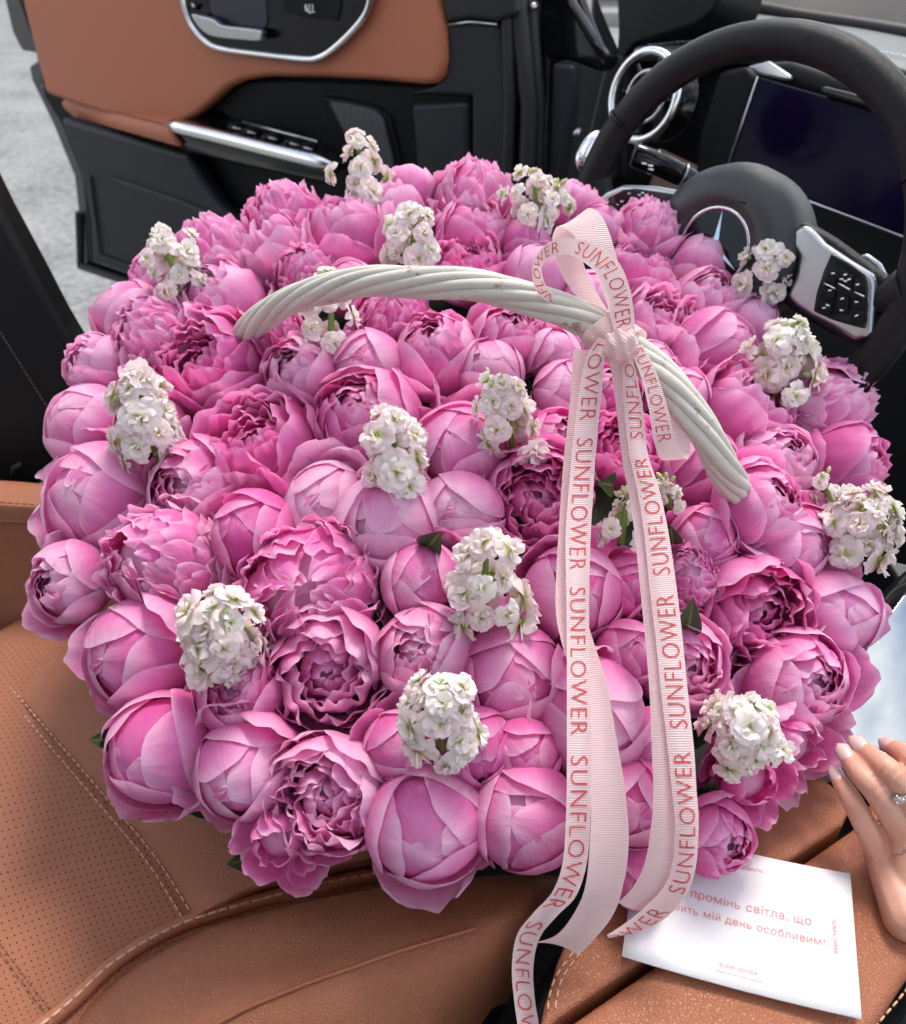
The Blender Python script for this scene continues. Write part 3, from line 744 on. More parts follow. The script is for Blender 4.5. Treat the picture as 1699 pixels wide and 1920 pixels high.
# ------------------------------------------------------------------ shape builders on traced outlines
def smooth_outline(pts, n=6):
    q = list(pts); m_ = len(q); out = []
    for i in range(m_):
        a, b_, c, d = [np.array(q[(i + k) % m_], float) for k in (-1, 0, 1, 2)]
        for k in range(n):
            t = k / n
            out.append(tuple(0.5 * ((2 * b_) + (c - a) * t + (2 * a - 5 * b_ + 4 * c - d) * t * t + (3 * b_ - a - 3 * c + d) * t ** 3)))
    return out
def slab(name, pts, p0, nrm, off, thick, mat, parent=None, bevel=0.003, smooth=0, seg=2):
    """solid plate on the plane (p0, nrm) raised by off towards nrm, thickness going back"""
    if smooth: pts = smooth_outline(pts, smooth)
    f = [on_plane(x, y, p0 + nrm * off, nrm) for x, y in pts]
    b_ = [v - nrm * thick for v in f]; k = len(f)
    bm = bmesh.new()
    fv = [bm.verts.new(v) for v in f]; bv = [bm.verts.new(v) for v in b_]
    bm.faces.new(fv); bm.faces.new(list(reversed(bv)))
    for i in range(k): bm.faces.new((fv[i], bv[i], bv[(i + 1) % k], fv[(i + 1) % k]))
    bmesh.ops.recalc_face_normals(bm, faces=bm.faces)
    o = bm_obj(name, bm, mat, parent, smooth=True)
    if bevel:
        m_ = o.modifiers.new('bevel', 'BEVEL'); m_.width = bevel; m_.segments = seg; m_.limit_method = 'ANGLE'; m_.angle_limit = math.radians(40)
    wn_ = o.modifiers.new('wn', 'WEIGHTED_NORMAL'); wn_.keep_sharp = False
    return o
def pin(pts, p0, nrm, off): return [on_plane(x, y, p0 + nrm * off, nrm) for x, y in pts]
def patch(name, rows, mat, parent=None, nu=40, nv=30, thick=0.02, uv=None):
    """smooth sheet of real thickness through a grid of (px, py, distance)"""
    R = [catmull([P(*q) for q in row], nu) for row in rows]
    R = np.array(R); G = np.zeros((nv, nu, 3))
    for i in range(nu): G[:, i] = catmull(R[:, i], nv)
    U = [(i / (nu - 1), j / (nv - 1)) for j in range(nv) for i in range(nu)]
    me = mesh_from(name, G.reshape(-1, 3), grid_faces(nu, nv), mat, True, U)
    o = mobj(name, me, parent)
    if thick:
        a_, b_, c_ = Vector(G[nv // 2, nu // 2]), Vector(G[nv // 2, nu // 2 + 1]), Vector(G[nv // 2 + 1, nu // 2])
        nn = (b_ - a_).cross(c_ - a_); facing = nn.dot(Vector((0, 0, CAMZ)) - a_) > 0
        s_ = o.modifiers.new('solid', 'SOLIDIFY'); s_.thickness = thick; s_.offset = -1 if facing else 1
    return o, G
def stitches(name, path, mat, parent, length=0.0045, gap=0.0022, r=0.0007, lift=0.0008, toward=None):
    """individual thread stitches along a path"""
    path = [Vector(p) for p in path]; seg = []; acc = 0.0; g = Geo()
    D = [0.0]
    for a, b_ in zip(path, path[1:]): D.append(D[-1] + (b_ - a).length)
    def at(s):
        for i in range(len(D) - 1):
            if s <= D[i + 1]: return path[i].lerp(path[i + 1], (s - D[i]) / max(1e-9, D[i + 1] - D[i]))
        return path[-1]
    s = 0.0; cp_ = Vector((0, 0, CAMZ))
    while s + length < D[-1]:
        a, b_ = at(s), at(s + length); mid = (a + b_) / 2
        up_ = ((toward or (cp_ - mid))).normalized()
        g.tube([a - up_ * r * 0.4, a.lerp(b_, 0.2) + up_ * lift, a.lerp(b_, 0.8) + up_ * lift, b_ - up_ * r * 0.4], r, 5)
        s += length + gap
    o = g.build(name, mat, parent, True); o['kind'] = 'stuff'
    return o

# ------------------------------------------------------------------ the open driver's door
DD = Vector((math.sin(math.radians(-56)), math.cos(math.radians(-56)), 0))
DN = Vector((DD.y * -1, DD.x, 0)); DN = DN if DN.y < 0 else -DN
D0 = P(1000, 200, 1.25)
door = empty('open_door', on_plane(560, 560, D0, DN))
tag(door, 'open car door with tan leather trim and dark lower panel', 'car door')
door.location = (0, 0, 0)
def dslab(name, pts, off, th, mat, parent=None, **k):
    return slab(name, pts, D0, DN, off, th, mat, parent or door, **k)
dslab('outer_shell', [(-20, -90), (8, 0), (22, 60), (40, 96), (66, 100), (68, 112), (53, 122), (58, 150), (98, 232), (138, 330), (148, 420), (150, 502), (290, 548), (520, 620), (900, 700), (1010, 700), (1000, -90)], -0.085, 0.05, M_PAINT, bevel=0.01)
dslab('inner_panel', [(10, -90), (30, 0), (70, 110), (78, 180), (112, 235), (150, 330), (160, 420), (163, 492), (300, 530), (520, 600), (890, 680), (955, 680), (950, -90)], -0.045, 0.04, M_BLACK, bevel=0.012)
lo = dslab('lower_panel', [(110, 220), (350, 288), (378, 340), (410, 385), (455, 422), (485, 470), (490, 590), (290, 536), (172, 494), (168, 410), (150, 320)], 0.0, 0.04, M_GREYBLK, bevel=0.014, seg=3)
dslab('pocket_crease', [(200, 330), (330, 372), (455, 425), (480, 470), (482, 560), (420, 470), (300, 400)], 0.008, 0.02, M_GREYBLK, bevel=0.007)
g = Geo(); g.tube(pin([(168, 330), (178, 400), (188, 478), (300, 520), (480, 575)], D0, DN, 0.004), 0.003, 6); g.build('trim_line', M_GREYBLK, door, True)
g = Geo(); g.tube(pin([(150, 400), (152, 498), (285, 542), (500, 606)], D0, DN, -0.07), 0.012, 8); g.build('door_seal', M_RUBBER, door, True)
# tan upper trim and armrest
dslab('upper_trim', [(18, -90), (50, 40), (76, 140), (84, 176), (200, 215), (330, 240), (372, 214), (398, 192), (425, 166), (455, 152), (500, 145), (600, 146), (700, 151), (790, 160), (815, 158), (829, 142), (834, 110), (831, 60), (818, 0), (800, -90)], 0.0, 0.03, M_TAN_SOFT, bevel=0.012, seg=3)
patch('armrest_pad', [[(74, 140, 2.03), (150, 160, 1.93), (250, 190, 1.79), (352, 217, 1.67)],
                      [(78, 158, 1.985), (150, 180, 1.88), (250, 208, 1.745), (340, 226, 1.64)],
                      [(84, 172, 1.955), (150, 194, 1.86), (240, 216, 1.735), (326, 238, 1.625)],
                      [(92, 192, 1.955), (155, 210, 1.86), (240, 235, 1.735), (326, 256, 1.63)],
                      [(106, 212, 1.97), (160, 226, 1.88), (240, 248, 1.755), (338, 276, 1.64)]], M_TAN_SOFT, door, 24, 20, 0.01)
stitches('stitching', [P(*q) for q in catmull([(84, 172, 1.952), (150, 194, 1.857), (240, 216, 1.732), (322, 236, 1.622)], 30)], M_THREADB, door, 0.006, 0.003, 0.0012)
# grab handle / switch shelf
patch('switch_shelf', [[(372, 214, 1.70), (430, 208, 1.66), (540, 240, 1.56), (655, 292, 1.47)],
                       [(345, 222, 1.66), (425, 232, 1.60), (530, 262, 1.51), (650, 304, 1.43)],
                       [(319, 226, 1.635), (420, 252, 1.55), (520, 280, 1.47), (630, 312, 1.40)],
                       [(330, 256, 1.64), (430, 284, 1.555), (520, 306, 1.475), (628, 330, 1.41)],
                       [(345, 282, 1.67), (440, 306, 1.58), (525, 325, 1.50), (615, 345, 1.45)]], M_GLOSS, door, 26, 20, 0.008)
g = Geo()
pp = catmull([P(316, 234, 1.615), P(420, 259, 1.53), P(520, 284, 1.45), P(590, 301, 1.40), P(624, 310, 1.385)], 24)
g.tube(pp, [0.006 if i == 0 else 0.0118 if i < 18 else 0.0118 - (i - 17) * 0.0011 for i in range(24)], 12); g.build('silver_trim', M_CHROME, door, True)
g = Geo(); g.tube([P(455, 229, 1.575), P(520, 246, 1.52), P(595, 266, 1.46)], 0.0028, 6); g.build('chrome_line', M_SILVER, door, True)
for (x, y, d_) in ((445, 238, 1.58), (472, 246, 1.555), (512, 257, 1.52), (552, 268, 1.485), (578, 276, 1.465)):
    g = Geo(); Mx = Matrix.Translation(P(x, y, d_ - 0.012)) @ DN.to_track_quat('X', 'Z').to_matrix().to_4x4()
    g.box(Mx, 0.026, 0.026, 0.012); g.build('window_switch', M_BLACK, door, bevel=0.004)
    g = Geo(); g.tube([P(x - 8, y + 1, d_ - 0.026), P(x + 8, y + 5, d_ - 0.026)], 0.0022, 6); g.build('switch_edge', M_SILVER, door, True)
# gloss control panel with chrome frame
CPAN = [(336, -90), (340, -20), (352, 30), (366, 56), (384, 76), (402, 87), (430, 94), (500, 103), (570, 111), (596, 109), (618, 98), (650, 70), (680, 36), (692, 12), (697, -20), (698, -90)]
dslab('control_panel', CPAN, 0.010, 0.012, M_GLOSS, bevel=0.003, smooth=4)
g = Geo(); g.tube(pin(smooth_outline(CPAN, 5)[:-5], D0, DN, 0.010), 0.0055, 8); g.build('chrome_frame', M_CHROME, door, True)
dslab('handle_recess', [(390, -90), (392, 0), (400, 30), (420, 46), (490, 56), (500, 20), (470, -90)], 0.0125, 0.004, plain('recess blue black', (0.012, 0.012, 0.03, 1), 0.3), bevel=0.002, smooth=3)
dslab('door_handle', [(358, 27), (372, 29), (398, 36), (414, 47), (450, 52), (486, 57), (490, 66), (485, 77), (450, 75), (405, 70), (384, 62), (368, 46)], 0.035, 0.014, M_SILVER, bevel=0.005, seg=3, smooth=3)
dslab('lock_button', [(352, 4), (372, 8), (368, 20), (354, 16)], 0.0155, 0.004, M_BLACK, bevel=0.001)
g = Geo(); g.tube(pin([(361, 7), (364, 14)], D0, DN, 0.0165), 0.0022, 6); g.build('lock_mark', M_MARK, door, True)
dslab('heating_button', [(530, -40), (640, -30), (640, 12), (634, 40), (560, 30), (530, 20)], 0.0125, 0.004, M_BLACK, bevel=0.002)
g = Geo()
for k in range(3): g.tube(pin([(573 + 6 * k, 8), (575 + 6 * k, 14), (573 + 6 * k, 18), (575 + 6 * k, 22)], D0, DN, 0.0138), 0.0011, 5)
g.tube(pin([(572, 12), (580, 24), (590, 22)], D0, DN, 0.0138), 0.0013, 5); g.build('heating_symbol', M_MARK, door, True)
# scoop with speaker grille, right-hand panels
dslab('recess_panel', [(395, 200), (425, 172), (455, 157), (500, 150), (700, 156), (815, 164), (880, 170), (890, 420), (640, 420), (560, 300)], -0.028, 0.014, M_BLACK, bevel=0.006, smooth=3)
dslab('speaker_surround', [(598, 180), (640, 184), (700, 198), (728, 215), (750, 300), (760, 380), (670, 340)], -0.020, 0.02, M_BLACK, bevel=0.006)
m, n, l, b = mat_new('speaker mesh')
t_ = n.new('ShaderNodeTexCoord'); vv = n.new('ShaderNodeTexVoronoi'); vv.inputs['Scale'].default_value = 260; vv.inputs['Randomness'].default_value = 0.0
rr = n.new('ShaderNodeValToRGB'); rr.color_ramp.elements[0].color = (0.003, 0.003, 0.003, 1); rr.color_ramp.elements[1].color = (0.06, 0.062, 0.066, 1); rr.color_ramp.elements[0].position = 0.25; rr.color_ramp.elements[1].position = 0.4
l.new(t_.outputs['Object'], vv.inputs['Vector']); l.new(vv.outputs['Distance'], rr.inputs[0]); l.new(rr.outputs[0], b.inputs['Base Color']); set_in(b, Roughness=0.5)
dslab('speaker_grille', [(616, 190), (650, 194), (698, 206), (716, 220), (735, 300), (742, 360), (680, 320)], -0.014, 0.01, m, bevel=0.002)
dslab('end_panel', [(836, 46), (880, 40), (935, 48), (950, 200), (950, 680), (886, 680), (884, 180), (760, 176), (815, 160), (834, 140)], -0.012, 0.03, M_GREYBLK, bevel=0.010, seg=3)
dslab('end_panel_recess', [(770, 196), (876, 190), (880, 420), (790, 420)], -0.016, 0.02, M_GREYBLK, bevel=0.008)
dslab('mirror_trim', [(806, -90), (836, 44), (880, 36), (930, 42), (968, 30), (955, -90)], -0.004, 0.03, M_GREYBLK, bevel=0.008)
g = Geo(); g.tube(pin([(838, 47), (880, 41), (932, 46)], D0, DN, -0.008), 0.0022, 6); g.build('trim_line', M_SILVER, door, True)
for (x0, x1, rr_, off) in ((952, 948, 0.010, -0.02), (975, 985, 0.014, -0.03), (998, 1004, 0.009, -0.05)):
    g = Geo(); g.tube(pin([(x0 - 16, -90), (x0, 40), (x1 + 8, 200), (x1, 420), (x1 - 8, 680)], D0, DN, off), rr_, 8); g.build('door_seal', M_RUBBER, door, True)
# hinge side of the door frame
dslab('hinge_plate', [(1000, -90), (1060, -90), (1110, 40), (1140, 108), (1128, 140), (1070, 118), (1030, 112), (1020, 330), (1000, 640)], -0.10, 0.05, M_PAINT, bevel=0.008)
dslab('hinge_cover', [(1034, 118), (1076, 124), (1072, 200), (1052, 330), (1040, 520), (1016, 520), (1030, 250)], -0.05, 0.03, M_GREYBLK, bevel=0.006)
for (x, y) in ((1004, 12), (1086, 248)):
    g = Geo(); c = on_plane(x, y, D0 + DN * -0.045, DN); g.tube([c, c + DN * 0.012], [0.006, 0.005], 10); g.build('bolt', M_SILVER, door, True)
g = Geo(); g.tube(pin([(1046, -40), (1080, 20), (1112, 70), (1140, 112)], D0, DN, -0.09), 0.008, 8); g.build('door_edge', M_PAINT, door, True)

# ------------------------------------------------------------------ car body round the interior
body = empty('car_body', (0, 0, 0)); tag(body, 'black pillar, sill, floor and windscreen of the car', 'car body')
def cpt(f_, l_, z): return FWD * f_ + LEFT * l_ + UP * z
g = Geo(); g.add([cpt(-1.6, -0.9, 0.24), cpt(1.7, -0.9, 0.24), cpt(1.7, 1.02, 0.24), cpt(-1.6, 1.02, 0.24), cpt(-1.6, -0.9, 0.20), cpt(1.7, -0.9, 0.20), cpt(1.7, 1.02, 0.20), cpt(-1.6, 1.02, 0.20)],
                  [(0, 1, 2, 3), (7, 6, 5, 4), (0, 4, 5, 1), (1, 5, 6, 2), (2, 6, 7, 3), (3, 7, 4, 0)]); g.build('floor', M_CARPET, body)
g = Geo(); g.box(Matrix.Translation(cpt(0.3, 1.08, 0.29)) @ FWD.to_track_quat('X', 'Z').to_matrix().to_4x4(), 1.9, 0.11, 0.16); g.build('sill', M_PAINT, body, bevel=0.02)
# rear half of the cabin behind the glass roof opening (out of the picture, it shades the seat from behind)
g = Geo(); g.box(Matrix.Translation(cpt(-1.45, 0.08, 1.50)) @ FWD.to_track_quat('X', 'Z').to_matrix().to_4x4(), 1.9, 2.1, 0.05); g.build('roof', M_BLACK, body, bevel=0.02)
g = Geo(); g.box(Matrix.Translation(cpt(-1.9, 0.08, 0.85)) @ FWD.to_track_quat('X', 'Z').to_matrix().to_4x4(), 0.2, 2.1, 1.3); g.build('rear_seat_wall', M_BLACK, body, bevel=0.03)
DPL = P(1500, 300, 1.16)                          # plane of the dash face, across the car
DPN = (-FWD * math.cos(math.radians(12)) + UP * math.sin(math.radians(12))).normalized()
APL = P(1250, 60, 1.34)
slab('a_pillar', [(1150, -120), (1352, -120), (1352, -10), (1338, 24), (1300, 52), (1240, 70), (1190, 86), (1166, 118), (1150, 160), (1156, 60)], APL, DPN, 0.0, 0.10, M_BLACK, body, bevel=0.02, seg=3)
slab('door_jamb', [(1020, 108), (1180, 104), (1200, 330), (1150, 480), (1000, 480)], APL, DPN, -0.12, 0.05, M_BLACK, body, bevel=0.01)
slab('pillar_base', [(1132, 112), (1152, 96), (1172, 112), (1168, 330), (1100, 420), (1080, 330)], APL, DPN, 0.02, 0.2, M_BLACK, body, bevel=0.02)
wsp = P(1500, 10, 1.55); wsn = (-FWD * 0.45 + UP * 0.9).normalized()
slab('windscreen', [(1345, -10), (1480, 28), (1620, 44), (1800, 70), (1900, -200), (1400, -200)], wsp, wsn, 0.0, 0.005, M_GLASS, body, bevel=0)
g = Geo(); g.tube(catmull([P(1338, -6, 1.50), P(1400, 12, 1.46), P(1500, 32, 1.42), P(1620, 50, 1.38), P(1800, 80, 1.30)], 20), 0.013, 8); g.build('windscreen_seal', M_RUBBER, body, True)

# ------------------------------------------------------------------ dashboard
dash = empty('dashboard', (0, 0, 0)); tag(dash, 'dark dashboard with leather top greyed by sky reflection and chrome-ringed round air vent', 'dashboard')
patch('top_cover', [[(1320, 40, 1.52), (1400, 14, 1.48), (1520, 36, 1.42), (1640, 58, 1.36), (1800, 90, 1.28)],
                    [(1235, 72, 1.44), (1360, 52, 1.40), (1500, 62, 1.34), (1640, 80, 1.28), (1800, 112, 1.20)],
                    [(1196, 88, 1.39), (1320, 82, 1.34), (1480, 88, 1.28), (1640, 102, 1.22), (1800, 136, 1.14)],
                    [(1188, 100, 1.37), (1310, 98, 1.32), (1480, 106, 1.26), (1640, 122, 1.20), (1800, 160, 1.12)],
                    [(1186, 116, 1.39), (1310, 116, 1.34), (1480, 124, 1.28), (1640, 142, 1.22), (1800, 180, 1.14)]], M_DASH, dash, 30, 22, 0.012)
stitches('stitching', [P(*q) for q in catmull([(1215, 84, 1.385), (1320, 76, 1.342), (1480, 81, 1.285), (1640, 95, 1.225), (1780, 124, 1.15)], 40)], M_MARK, dash, 0.006, 0.003, 0.001)
def fslab(name, pts, off, th, mat, parent=None, **k): return slab(name, pts, DPL, DPN, off, th, mat, parent or dash, **k)
fslab('face', [(1150, 118), (1300, 112), (1480, 120), (1640, 135), (1850, 180), (1850, 900), (1500, 900), (1150, 600)], -0.10, 0.05, M_BLACK, bevel=0.01)
fslab('lower_trim', [(1120, 330), (1160, 268), (1190, 262), (1340, 330), (1400, 362), (1400, 420), (1130, 420)], -0.075, 0.03, M_TANDASH, bevel=0.02, smooth=3)
fslab('knee_panel', [(1500, 560), (1850, 640), (1850, 1300), (1480, 1300)], -0.04, 0.05, M_BLACK, bevel=0.02)
fslab('side_wing', [(1346, 132), (1400, 122), (1418, 150), (1366, 330), (1300, 330), (1310, 250)], -0.045, 0.05, M_BLACK, bevel=0.01)
fslab('display_hood', [(1396, 118), (1480, 112), (1720, 190), (1720, 250), (1420, 150)], -0.03, 0.05, M_BLACK, bevel=0.012)
disp = fslab('instrument_display', [(1421, 144), (1560, 184), (1800, 254), (1790, 480), (1364, 317)], 0.0, 0.012, M_SCREEN, bevel=0.003)
g = Geo(); g.tube(pin([(1362, 319), (1500, 371), (1790, 481)], DPL, DPN, 0.002), 0.0022, 6); g.tube(pin([(1421, 143), (1363, 318)], DPL, DPN, 0.002), 0.0016, 6); g.build('display_edge', M_SILVER, dash, True)
fslab('sensor_bar', [(1540, 160), (1620, 180), (1640, 206), (1536, 176)], 0.012, 0.02, M_GLOSS, bevel=0.004)
fslab('hood_reflection', [(1400, 124), (1440, 114), (1482, 142), (1478, 152), (1424, 140)], -0.012, 0.01, M_SILVER, bevel=0.004)  # added silver plate stands in for a whitish reflection by the display
# round air vent
VC = P(1207, 180, 1.14)
qv = (DPN + Vector((-0.15, -0.25, 0.1))).normalized().to_track_quat('Z', 'Y')
def ring_tube(c, q, R, r, n=40, ns=10):
    V = []; 
    for i in range(n):
        a = 2 * math.pi * i / n
        for k in range(ns):
            b_ = 2 * math.pi * k / ns
            V.append(c + q @ Vector(((R + r * math.cos(b_)) * math.cos(a), (R + r * math.cos(b_)) * math.sin(a), r * math.sin(b_))))
    F = [(i * ns + k, ((i + 1) % n) * ns + k, ((i + 1) % n) * ns + (k + 1) % ns, i * ns + (k + 1) % ns) for i in range(n) for k in range(ns)]
    return V, F
g = Geo(); g.add(*ring_tube(VC, qv, 0.054, 0.0055)); vr = g.build('air_vent', M_CHROME, dash, True)
g = Geo(); g.add(*ring_tube(VC - qv @ Vector((0, 0, 0.004)), qv, 0.031, 0.0028)); g.build('inner_ring', M_SILVER, vr, True)
g = Geo(); g.tube([VC - qv @ Vector((0, 0, 0.05)), VC - qv @ Vector((0, 0, 0.045))], 0.052, 24); g.tube([VC - qv @ Vector((0, 0, 0.02)), VC + qv @ Vector((0, 0, 0.002))], [0.02, 0.014], 16); g.build('vent_back', M_GLOSS, vr, True)
for k in range(8):
    a = k * math.pi / 4
    g = Geo(); g.tube([VC + qv @ Vector((math.cos(a) * 0.018, math.sin(a) * 0.018, -0.014)), VC + qv @ Vector((math.cos(a) * 0.050, math.sin(a) * 0.050, -0.014))], 0.003, 5); g.build('vane', M_BLACK, vr, True)
g = Geo(); g.tube(catmull([P(x, y, 1.08) for x, y in ((1126, 246), (1104, 270), (1090, 298), (1086, 318))], 12), [0.002, 0.006, 0.008, 0.009, 0.009, 0.009, 0.009, 0.009, 0.008, 0.006, 0.004, 0.002], 8); g.build('chrome_strip', M_CHROME, dash, True)

# ------------------------------------------------------------------ steering wheel with column stalks
WC = P(1359.6, 464.7, 0.92); WR = 0.200
_az, _el = math.radians(228.3), math.radians(14.5)
WN = Vector((math.sin(_az) * math.cos(_el), math.cos(_az) * math.cos(_el), math.sin(_el)))
WX = WN.cross(UP).normalized() * -1; WY = WN.cross(WX) 
WY = WY if WY.z > 0 else -WY
wheel = empty('steering_wheel', WC); wheel.location = (0, 0, 0)
tag(wheel, 'black leather steering wheel with silver spokes and round star emblem', 'steering wheel')
def wslab(name, pts, off, th, mat, parent=None, **k): return slab(name, pts, WC, WN, off, th, mat, parent or wheel, **k)
def wpt(x, y, z=0.0): return WC + WX * x + WY * y + WN * z
n_, ns_ = 96, 16
V = []
for i in range(n_):
    a = 2 * math.pi * i / n_
    for k in range(ns_):
        b_ = 2 * math.pi * k / ns_
        r_ = WR + 0.0185 * math.cos(b_)
        V.append(wpt(r_ * math.cos(a), r_ * math.sin(a), 0.0155 * math.sin(b_)))
F = [(i * ns_ + k, ((i + 1) % n_) * ns_ + k, ((i + 1) % n_) * ns_ + (k + 1) % ns_, i * ns_ + (k + 1) % ns_) for i in range(n_) for k in range(ns_)]
g = Geo(); g.add(V, F); rim = g.build('rim', M_LEATHB, wheel, True)
for ang in (150, 32):
    a = math.radians(ang); g = Geo(); c = wpt(WR * math.cos(a), WR * math.sin(a)); q_ = (WX * -math.sin(a) + WY * math.cos(a)).to_track_quat('Z', 'Y')
    g.add(*ring_tube(c, q_, 0.0188, 0.0014, 24, 6)); g.build('rim_seam', M_BLACK, rim, True)
# hub
hub = []
for j, (r_, z_) in enumerate(((0.084, -0.035), (0.087, -0.01), (0.083, 0.012), (0.070, 0.025), (0.052, 0.030), (0.046, 0.027), (0.040, 0.022), (0.0005, 0.022))):
    for i in range(48):
        a = 2 * math.pi * i / 48; hub.append(wpt(r_ * math.cos(a) * 1.02, r_ * math.sin(a), z_))
me = mesh_from('hub', hub, grid_faces(48, 8, True), plain('hub soft plastic', (0.030, 0.034, 0.032, 1), 0.42, bump=(900, 0.15, 'leather'), var=0.1)); hubo = mobj('hub', me, wheel)
g = Geo(); qw = WN.to_track_quat('Z', 'Y'); g.add(*ring_tube(wpt(0, 0, 0.0235), qw, 0.040, 0.0024, 48, 8)); em = g.build('emblem', M_CHROME, wheel, True)
g = Geo(); g.tube([wpt(0, 0, 0.019), wpt(0, 0, 0.0236)], 0.0392, 40); g.build('emblem_plate', M_GLOSS, em)
g = Geo()
for k in range(3):
    a = math.radians(90 + 120 * k + 4); dx, dy = math.cos(a), math.sin(a); px_, py_ = -dy, dx
    T = wpt(dx * 0.038, dy * 0.038, 0.0246); B1 = wpt(px_ * 0.0045 + dx * 0.002, py_ * 0.0045 + dy * 0.002, 0.0240); B2 = wpt(-px_ * 0.0045 + dx * 0.002, -py_ * 0.0045 + dy * 0.002, 0.0240); C_ = wpt(0, 0, 0.0290)
    g.add([T, B1, B2, C_], [(0, 1, 3), (0, 3, 2), (1, 2, 3)])
g.build('star', M_CHROME, em)
g = Geo(); c = on_plane(1392, 380, WC + WN * 0.029, WN); g.tube([c - WX * 0.004, c + WX * 0.004], 0.0012, 6); g.build('airbag_mark', M_BLACK, hubo, True)
# right spoke
RS = [(1470, 440), (1508, 420), (1530, 440), (1546, 456), (1590, 486), (1634, 514), (1641, 530), (1640, 560), (1636, 622), (1628, 634), (1600, 638), (1560, 614), (1523, 596), (1490, 572), (1474, 556), (1490, 520), (1496, 480)]
rs = wslab('spoke', RS, 0.012, 0.022, M_SILVER, bevel=0.005, seg=3)
wslab('button_panel', [(1558, 474), (1592, 494), (1620, 515), (1625, 530), (1625, 600), (1621, 617), (1600, 612), (1560, 600), (1524, 584), (1530, 548), (1544, 506)], 0.0145, 0.006, M_GLOSS, rs, bevel=0.002)
for nm, q in (('button', [(1552, 512), (1570, 522), (1564, 536), (1546, 528)]), ('button', [(1574, 502), (1600, 518), (1596, 542), (1570, 530)]), ('button', [(1604, 524), (1621, 534), (1621, 552), (1602, 544)]),
              ('button', [(1544, 536), (1566, 546), (1562, 564), (1538, 556)]), ('button', [(1536, 560), (1560, 570), (1556, 590), (1530, 580)]), ('button', [(1570, 548), (1592, 556), (1588, 592), (1566, 584)]), ('button', [(1598, 556), (1621, 566), (1621, 584), (1596, 578)]), ('button', [(1594, 584), (1620, 590), (1618, 610), (1592, 604)])):
    bo = wslab(nm, q, 0.0175, 0.004, M_BLACK, rs, bevel=0.0012)
    cx_, cy_ = sum(a for a, _ in q) / 4, sum(b_ for _, b_ in q) / 4
rg = random.Random(4)
for (x, y) in ((1562, 514), (1585, 516), (1585, 528), (1578, 522), (1592, 524), (1608, 534), (1556, 546), (1552, 572), (1545, 576), (1579, 560), (1578, 582), (1606, 565), (1606, 592)):
    g = Geo(); c = [on_plane(x + a, y + b_, WC + WN * 0.0182, WN) for a, b_ in ((-3, rg.uniform(-2, 2)), (3, rg.uniform(-2, 2)))]; g.tube(c, 0.0009, 5); g.build('button_mark', M_MARK, rs, True)
for q in ([(1545, 531), (1566, 541)], [(1602, 547), (1621, 556)], [(1572, 531), (1594, 543)]):
    g = Geo(); g.tube(pin(q, WC, WN, 0.0182), 0.0011, 6); g.build('chrome_bar', M_CHROME, rs, True)
wslab('spoke_arm', [(1440, 440), (1500, 410), (1560, 446), (1650, 512), (1690, 540), (1688, 600), (1640, 648), (1590, 646), (1510, 600), (1450, 560)], 0.004, 0.02, M_LEATHB, bevel=0.006)
# left spoke
ls = wslab('spoke', [(1120, 372), (1136, 358), (1166, 346), (1225, 348), (1312, 364), (1290, 385), (1256, 412), (1235, 440), (1200, 480), (1150, 470), (1130, 420)], 0.010, 0.022, M_SILVER, bevel=0.005, seg=3)
wslab('button_panel', [(1138, 371), (1168, 355), (1190, 353), (1274, 365), (1250, 390), (1232, 404), (1200, 440), (1160, 430), (1148, 400)], 0.0125, 0.006, M_GLOSS, ls, bevel=0.002)
for (x, y) in ((1180, 363), (1199, 366), (1205, 362), (1211, 366), (1205, 371), (1220, 380), (1166, 378), (1157, 384)):
    g = Geo(); c = [on_plane(x + a, y, WC + WN * 0.0138, WN) for a in (-2.4, 2.4)]; g.tube(c, 0.0010, 5); g.build('button_mark', M_MARK, ls, True)
lowsp = wslab('lower_spoke', [(1330, 560), (1420, 560), (1400, 680), (1390, 790), (1350, 790), (1340, 680)], 0.0, 0.02, M_LEATHB, bevel=0.005)
# leather bridge from rim to spoke
g = Geo(); g.tube(catmull([on_plane(x, y, WC - WN * 0.004, WN) for x, y in ((1118, 330), (1128, 372), (1150, 390))], 8), [0.018, 0.018, 0.017, 0.016, 0.015, 0.013, 0.011, 0.008], 10); g.build('rim_bridge', M_LEATHB, wheel, True)
g = Geo(); g.tube(catmull([on_plane(x, y, WC - WN * 0.004, WN) for x, y in ((1700, 545), (1668, 560), (1636, 575))], 8), [0.022, 0.021, 0.020, 0.019, 0.018, 0.016, 0.014, 0.012], 10); g.build('rim_bridge', M_LEATHB, wheel, True)
# indicator stalk
st = empty('indicator_stalk', (0, 0, 0)); tag(st, 'black control stalk with chrome ring behind the steering wheel', 'stalk')
sp_ = [P(1186, 290, 1.03), P(1190, 291, 1.03), P(1240, 310, 1.035), P(1290, 334, 1.04), P(1325, 355, 1.06), P(1350, 385, 1.10)]
g = Geo(); g.tube(sp_, [0.012, 0.0145, 0.0142, 0.013, 0.010, 0.009], 14); g.build('lever', M_GLOSS, st, True)
for i, (x, y) in enumerate(((1226, 304), (1280, 329))):
    q_ = (sp_[3] - sp_[1]).to_track_quat('Z', 'Y'); g = Geo(); g.add(*ring_tube(P(x, y, 1.036), q_, 0.0140, 0.0012, 24, 6)); g.build('chrome_ring', M_SILVER, st, True)
for (x, y) in ((1208, 306), (1220, 310), (1221, 317)):
    g = Geo(); g.tube([P(x - 5, y, 1.018), P(x + 4, y + 2, 1.018)], 0.0012, 5); g.build('stalk_mark', M_MARK, st, True)
